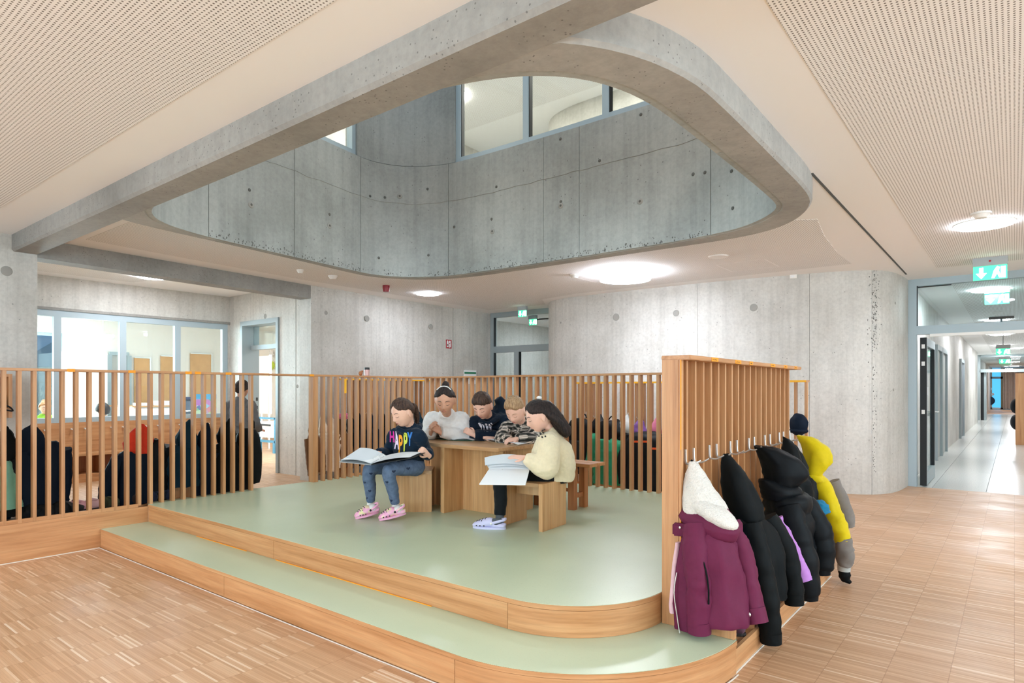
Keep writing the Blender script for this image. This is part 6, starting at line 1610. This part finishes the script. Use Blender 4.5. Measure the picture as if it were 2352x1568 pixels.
l0, l1 = dep(779, 1061, 5.16), dep(822, 1042, 5.42)
r0, r1 = dep(948, 1052, 5.02), dep(977, 1040, 5.28)
slab('cover', [l0, s0_, s1_, l1], .004, M['plasticg'], rb); slab('cover', [s0_, r0, r1, s1_], .004, M['gasket'], rb)
up_ = Vector((0, 0, .012))
page('page', [l0 * .97 + s1_ * .03 + up_, s0_ + up_, s1_ + up_, dep(827, 1031, 5.45) + up_], M['paperg'], rb, .022); page('page', [s0_ + up_, r0 * .93 + s0_ * .07 + up_, r1 * .9 + s1_ * .1 + up_, s1_ + up_], M['paper'], rb, .014)
page('page', [l0 * .96 + s0_ * .04 + up_ * 1.6, s0_ + up_ * 1.3, s1_ + up_ * 1.3, l1 * .95 + s1_ * .05 + up_ * 1.8], M['paper'], rb, .016)
for q in (.35, .7):
    c_ = s0_ * (1 - q) + s1_ * q + Vector((0, 0, .012)); d_ = (r0 - l0).normalized() * .03
    tube('ring', [c_ - d_, c_ - d_ * .8 + UP * .025, c_ + UP * .036, c_ + d_ * .8 + UP * .025, c_ + d_], .0022, M['steel'], rb, 8, 5)
# ---- girl in the white sweatshirt leaning on the left table
wsw = fb('whitesweat', '#e9e7e4', .9, .3)
k2 = dict(head=dep(1022, 919, 5.80), face=lr_dir(-.03, -.90, -.42), neck=dep(1027, 955, 6.02), chest=dep(1028, 975, 6.10), pelvis=dep(1034, 1010, 6.62), mid=dep(1030, 993, 6.35),
          sh=[dep(993, 962, 6.06), dep(1060, 963, 6.06)], el=[dep(983, 1000, 6.14), dep(1071, 1000, 6.02)], wr=[dep(990, 991, 5.90), dep(1010, 992, 5.88)],
          hands=[(lr_dir(.25, -.55, .8), lr_dir(-.7, -.3, .1), .55, 1), (lr_dir(-.72, -.2, .62), lr_dir(.25, -.75, .5), .5, -1)],
          hip=[dep(1024, 1030, 6.66), dep(1048, 1030, 6.66)], kn=[dep(1024, 1090, 6.75), dep(1048, 1090, 6.75)], an=[dep(1024, 1122, 6.9), dep(1048, 1122, 6.9)],
          skin=SKB, brow='#241a17', hairmat=HB, hl=(.64, .32, .12, -.4, -.6), hth=.010, seed=5, top=wsw, topname='sweatshirt', legs=fb('leg_dark', '#2a2f3a'), hs=1.18,
          locks=[([(0, -.04, .08), (-.01, -.065, .095), (.0, -.078, .1), (.01, -.07, .094), (0, -.055, .088)], [.02, .026, .030, .024, .016])], tw=.18, td=.11, hem=.1, sr=(.08, .074, .066, .05), wr_amp=.005)
K2 = person('person', 'girl with a dark hair bun in a white sweatshirt leaning on the left table', k2)
tube('hair_band', [K2['HM'] @ Vector(q) for q in ((-.055, .02, .098), (-.03, .012, .118), (0, .01, .124), (.03, .012, .118), (.055, .02, .098))], .004, M['plastic'], K2['hair'], 8, 4)
# ---- boy in the navy hoodie with white letters
bn = fb('boyhoodie', '#14202f', .88)
k3 = dict(head=dep(1109, 932, 5.86), face=lr_dir(-.34, -.74, -.56), neck=dep(1124, 962, 6.02), chest=dep(1124, 980, 6.10), pelvis=dep(1136, 1012, 6.5), mid=dep(1130, 996, 6.3),
          sh=[dep(1090, 970, 6.06), dep(1158, 966, 6.02)], el=[dep(1092, 1004, 5.98), dep(1160, 1003, 5.94)], wr=[dep(1118, 1005, 5.84), dep(1088, 998, 5.86)],
          hands=[(lr_dir(.9, -.2, -.1), lr_dir(.1, -.4, .9), .3, -1), (lr_dir(-.75, .1, .45), lr_dir(-.2, -.7, .5), .45, -1)],
          hip=[dep(1128, 1030, 6.55), dep(1150, 1030, 6.55)], kn=[dep(1128, 1090, 6.6), dep(1150, 1090, 6.6)], an=[dep(1128, 1125, 6.75), dep(1150, 1125, 6.75)],
          skin=SKC, brow='#2a201b', hairmat=HBR, fade=.75, hl=(.48, .30, .1, -.2, -.5), hth=.012, htop=.010, strand=.005, seed=8, top=bn, topname='hoodie', legs=fb('leg_dark2', '#23272f'), hs=1.12, tw=.15, td=.1, hem=.1, sr=(.068, .062, .058, .046))
k3['hoodgeo'] = [tubegeo([dep(1126, 962, 6.08), dep(1147, 946, 6.1), dep(1151, 928, 6.1), dep(1143, 914, 6.08)], [.07, .075, .062, .035], 16, 4), tubegeo([dep(1100, 964, 5.94), dep(1122, 973, 5.9), dep(1146, 958, 5.98), dep(1150, 945, 6.12)], [.02, .024, .03, .03], 12, 4)]
K3 = person('person', 'boy with short dark hair in a navy hoodie leaning on the table', k3)
lw_ = plain('letter_white', '#e6dfe6', .8)
for poly in ([(1096.5, 972.5), (1102, 970.3), (1105.5, 978), (1106.5, 988), (1102, 982)], [(1102, 970.5), (1109, 970), (1112, 982), (1114, 990.5), (1111, 986), (1107, 978)], [(1112, 975.5), (1115, 972), (1119, 973), (1121, 981), (1122, 990.5), (1118, 990.5), (1116, 984), (1114.5, 978)], [(1122.5, 973), (1124.5, 973), (1129.5, 978), (1128, 982), (1129, 987), (1128.3, 990.5), (1124, 985), (1122.5, 980)], [(1126, 971), (1128.5, 970.2), (1131.5, 974), (1131, 976), (1128.5, 973.5)]):
    V = []; n = len(poly); cx_, cy_ = sum(q[0] for q in poly) / n, sum(q[1] for q in poly) / n
    ring_ = []
    for i in range(n):
        for k in range(3): ring_.append((poly[i][0] + (poly[(i + 1) % n][0] - poly[i][0]) * k / 3, poly[i][1] + (poly[(i + 1) % n][1] - poly[i][1]) * k / 3))
    V = [dep(cx_, cy_, 5.9)] + [dep(q[0], q[1], 5.9) for q in ring_] + [dep((q[0] + cx_) / 2, (q[1] + cy_) / 2, 5.9) for q in ring_]
    m = len(ring_); Fc = []
    for i in range(m): j = (i + 1) % m; Fc += [(1 + i, 1 + j, 1 + m + j, 1 + m + i), (0, 1 + m + i, 1 + m + j)]
    wrapped('letter', K3['top'], V, Fc, lw_, K3['top'], FW, .004)
# ---- blond boy in the plaid shirt
pls = plaid('plaid_flannel')
k4 = dict(head=dep(1184, 943, 5.62), face=lr_dir(-.36, -.70, -.60), neck=dep(1200, 974, 5.80), chest=dep(1198, 990, 5.90), pelvis=dep(1206, 1012, 6.3), mid=dep(1202, 1000, 6.1),
          sh=[dep(1165, 982, 5.84), dep(1232, 978, 5.78)], el=[dep(1150, 1008, 5.68), dep(1224, 1006, 5.62)], wr=[dep(1172, 1009, 5.56), dep(1184, 1008, 5.52)],
          hands=[(lr_dir(.85, -.45, -.12), lr_dir(.0, -.3, .95), .5, -1), (lr_dir(-.85, -.4, -.1), lr_dir(0, -.3, .95), .5, 1)],
          hip=[dep(1198, 1030, 6.35), dep(1220, 1030, 6.35)], kn=[dep(1198, 1092, 6.4), dep(1220, 1092, 6.4)], an=[dep(1198, 1128, 6.55), dep(1220, 1128, 6.55)],
          skin=SKC, brow='#9a7a5c', hairmat=HBL, fade=.9, hl=(.56, .34, .12, -.1, -.4), hth=.010, htop=.018, strand=.005, seed=11, top=pls, topname='shirt', legs=fb('leg_dark3', '#1f2329'), hs=1.1, tw=.145, td=.1, hem=.1, sr=(.066, .062, .056, .044))
K4 = person('person', 'blond boy in a black and cream plaid shirt leaning on the table', k4)
# ---- girl in the cream sweater sitting in profile
cr = fb('creamsweat', '#e6d8b6', .9, .25)
k5 = dict(head=dep(1238, 956, 5.02), face=lr_dir(-.90, -.16, -.40), neck=dep(1262, 997, 5.06), chest=dep(1268, 1030, 5.07), pelvis=dep(1274, 1093, 5.10), mid=dep(1276, 1064, 5.09),
          sh=[dep(1256, 1010, 5.22), dep(1262, 1014, 4.92)], el=[dep(1236, 1072, 5.26), dep(1256, 1074, 4.86)], wr=[dep(1192, 1062, 5.18), dep(1203, 1050, 4.90)],
          hands=[(lr_dir(-.9, -.1, -.2), lr_dir(-.1, .1, 1), .25, -1), (lr_dir(-.98, 0, .05), lr_dir(0, -.25, .97), .12, 1)],
          hip=[dep(1254, 1096, 5.18), dep(1254, 1098, 5.00)], kn=[dep(1168, 1094, 5.30), dep(1152, 1096, 5.02)], an=[dep(1192, 1158, 5.6), dep(1148, 1192, 4.98)],
          skin=SKC, brow='#1c1513', hairmat=HB, hl=(.66, .26, .16, -.5, -.7), hth=.014, seed=14, top=cr, topname='sweater', legs=fb('leg_black', '#15181a', .8), sock=fb('patternsock', '#5b5f63', .9), hs=1.13,
          locks=[([(0, -.03, .06), (0, -.07, .03), (.0, -.095, -.03), (.0, -.112, -.10), (.0, -.128, -.165), (0, -.135, -.215)], [.05, .064, .064, .062, .058, .02]), ([(-.05, -.05, .02), (-.066, -.07, -.03), (-.062, -.1, -.09), (-.05, -.115, -.16), (-.04, -.125, -.2)], [.025, .03, .03, .026, .01]), ([(.05, -.05, .02), (.06, -.07, -.03), (.05, -.1, -.09), (.04, -.115, -.17)], [.025, .03, .03, .012])],
          tw=.15, td=.155, hem=.14, belly=1.05, hemw=1.08, sr=(.08, .092, .07, .042), lr=(.08, .058, .052, .045), wr_amp=.005)
k5['shoes'] = [(atz(1207, 1172, S2), atz(1162, 1174, S2)), (atz(1161, 1215, S2), atz(1087, 1211, S2))]
k5['shoem'] = plain('clog_lilac', '#c9c8e6', .5); k5['strapm'] = k5['shoem']
K5 = person('person', 'seated girl in a cream sweater with long dark hair reading a white folder', k5)
blob('hair_clip', K5['HM'] @ Vector((.01, -.055, .118)), (.022, .02, .014), M['plastic'], K5['hair'], None, 14, 10)
for i, (px, py) in enumerate(((1247, 990), (1252, 988), (1242, 996), (1249, 996), (1238, 1001), (1245, 1003), (1252, 1001))): 
    c_ = dep(px, py, 4.9); V = [c_ + (RT * math.cos(a) + UP * math.sin(a)) * (.007 if i > 2 else .011) for a in [math.pi * 2 * k / 8 for k in range(8)]]
    wrapped('print_mark', K5['top'], V, [tuple(range(8))], M['black'], K5['top'], FW)
wf = thing('white_folder', 'open white folder with pages on the lap of the girl in the cream sweater', 'folder', dep(1160, 1085, 4.9))
a0, a1, b0, b1 = dep(1101, 1113, 4.66), dep(1207, 1114, 4.60), dep(1124, 1078, 4.98), dep(1216, 1080, 4.92)
slab('cover', [a0, a1, b1, b0], .008, M['paper'], wf)
c0, c1 = dep(1113, 1056, 5.10), dep(1200, 1052, 5.10)
page('page', [b0 + UP * .02, b1 + UP * .02, c1 + UP * .015, c0 + UP * .015], M['paper'], wf, .016); page('page', [dep(1114, 1068, 4.98), b1 + UP * .03, c1 + UP * .022, c0 + UP * .02], M['paperg'], wf, .02)
slab('cover', [b0, b1, c1 - UP * .01, c0 - UP * .01], .006, M['paper'], wf)
blob('rivet', dep(1154, 1079, 4.94), .005, M['steel'], wf, None, 10, 8)
# ---- open books on the tables
def book(label, quadL, quadR, cover):
    t = thing('open_book', label, 'book', quadL[1], 'open books on the tables')
    slab('cover', [Vector(q) + UP * .001 for q in (quadL[0], quadL[1], quadL[2], quadL[3])], .003, cover, t); slab('cover', [Vector(q) + UP * .001 for q in (quadR[0], quadR[1], quadR[2], quadR[3])], .003, cover, t)
    page('page', [Vector(q) + UP * .008 for q in quadL], M['paperg'], t, .012); page('page', [Vector(q) + UP * .008 for q in quadR], M['paper'], t, .014)
Z1 = TZ + .001
book('open book in front of the boy in the navy hoodie', [atz(1002, 1008, Z1), atz(1042, 1012, Z1), atz(1062, 1001, Z1), atz(1030, 1001, Z1)], [atz(1042, 1012, Z1), atz(1087, 1013, Z1), atz(1112, 1006, Z1), atz(1062, 1001, Z1)], plain('book_green', '#4c7a62', .5))
book('open book in front of the blond boy in plaid', [atz(1110, 1012, Z1), atz(1148, 1018, Z1), atz(1168, 1009, Z1), atz(1136, 1006, Z1)], [atz(1148, 1018, Z1), atz(1190, 1023, Z1), atz(1226, 1016, Z1), atz(1168, 1009, Z1)], plain('book_beige', '#b9a488', .5))
# ------------------------------------------------------------------ people further back: two in the classroom, one passing behind the fence
def simple_person(label, head, face, skin, hm, top, legs, hl, hth, floor, locks=(), seed=1, stand=True, hs=1.05, hem=.2):
    f = Vector((face[0], face[1], 0)).normalized(); s = Vector((f.y, -f.x, 0)); h = Vector(head)
    nk = h + Vector((0, 0, -.15)) - f * .03; ch = nk + Vector((0, 0, -.12)); pel = nk + Vector((0, 0, -.42))
    hipz = pel.z; legl = hipz - floor
    if stand: kn = [pel + s * q * .08 - UP * legl * .48 + f * .02 for q in (1, -1)]; an = [Vector((pel.x, pel.y, floor + .06)) + s * q * .08 for q in (1, -1)]
    else: kn = [pel + s * q * .09 + f * .36 - UP * .02 for q in (1, -1)]; an = [Vector((pel.x, pel.y, floor + .06)) + s * q * .09 + f * .34 for q in (1, -1)]
    p = dict(head=h, face=Vector(face), neck=nk, chest=ch, pelvis=pel, sh=[nk + s * q * .15 - UP * .05 for q in (1, -1)], el=[nk + s * q * .19 - UP * .28 + f * .04 for q in (1, -1)], wr=[nk + s * q * .13 - UP * .38 + f * .2 for q in (1, -1)],
             hands=[(f, UP, .4, -1), (f, UP, .4, 1)], hip=[pel + s * q * .08 - UP * .03 for q in (1, -1)], kn=kn, an=an, skin=skin, brow='#241a17', hairmat=hm, hl=hl, hth=hth, seed=seed, top=top, legs=legs, hs=hs, locks=list(locks), tw=.15, td=.1, hem=hem, vox=.006, base=(pel.x, pel.y, floor), sock=None)
    q = person('person', label, p)
    for a in an: blob('shoe', a + f * .05 - UP * .02, (.055, .055, .04), M['black'], q['t'], None, 16, 10)
    return q
h1 = dep(236, 942, 11.6); simple_person('person with dark curly hair and maroon top seated behind the classroom window', h1, lr_dir(-.8, .5, -.2), SKB, hairmat('hair_curly', '#0e0c0c', '#2c2524'), fb('maroontop', '#5d2436'), FB['black'], (.5, .3, -.3, -.7, -.85), .035, 0.0, seed=21, stand=False, hs=1.05)
h2 = dep(103, 936, 11.3); simple_person('fair person in a bright green patterned top seated at the left classroom window', h2, lr_dir(.6, -.6, -.2), SKC, hairmat('hair_ginger', '#9a6a48', '#c99a70'), fb('limetop', '#8fc043'), FB['navy'], (.5, .35, -.1, -.5, -.7), .014, 0.0, seed=22, stand=False, locks=[([(0, -.08, .06), (0, -.11, .08), (0, -.125, .06)], [.03, .04, .02])])
h3 = dep(556, 893, 8.05); simple_person('person in grey walking past the open end of the left fence', h3, lr_dir(.2, .9, -.1), SKB, HB, fb('greytop', '#6c6e70'), FB['black'], (.5, .3, -.2, -.5, -.65), .014, 0.0, seed=23, hs=1.0)
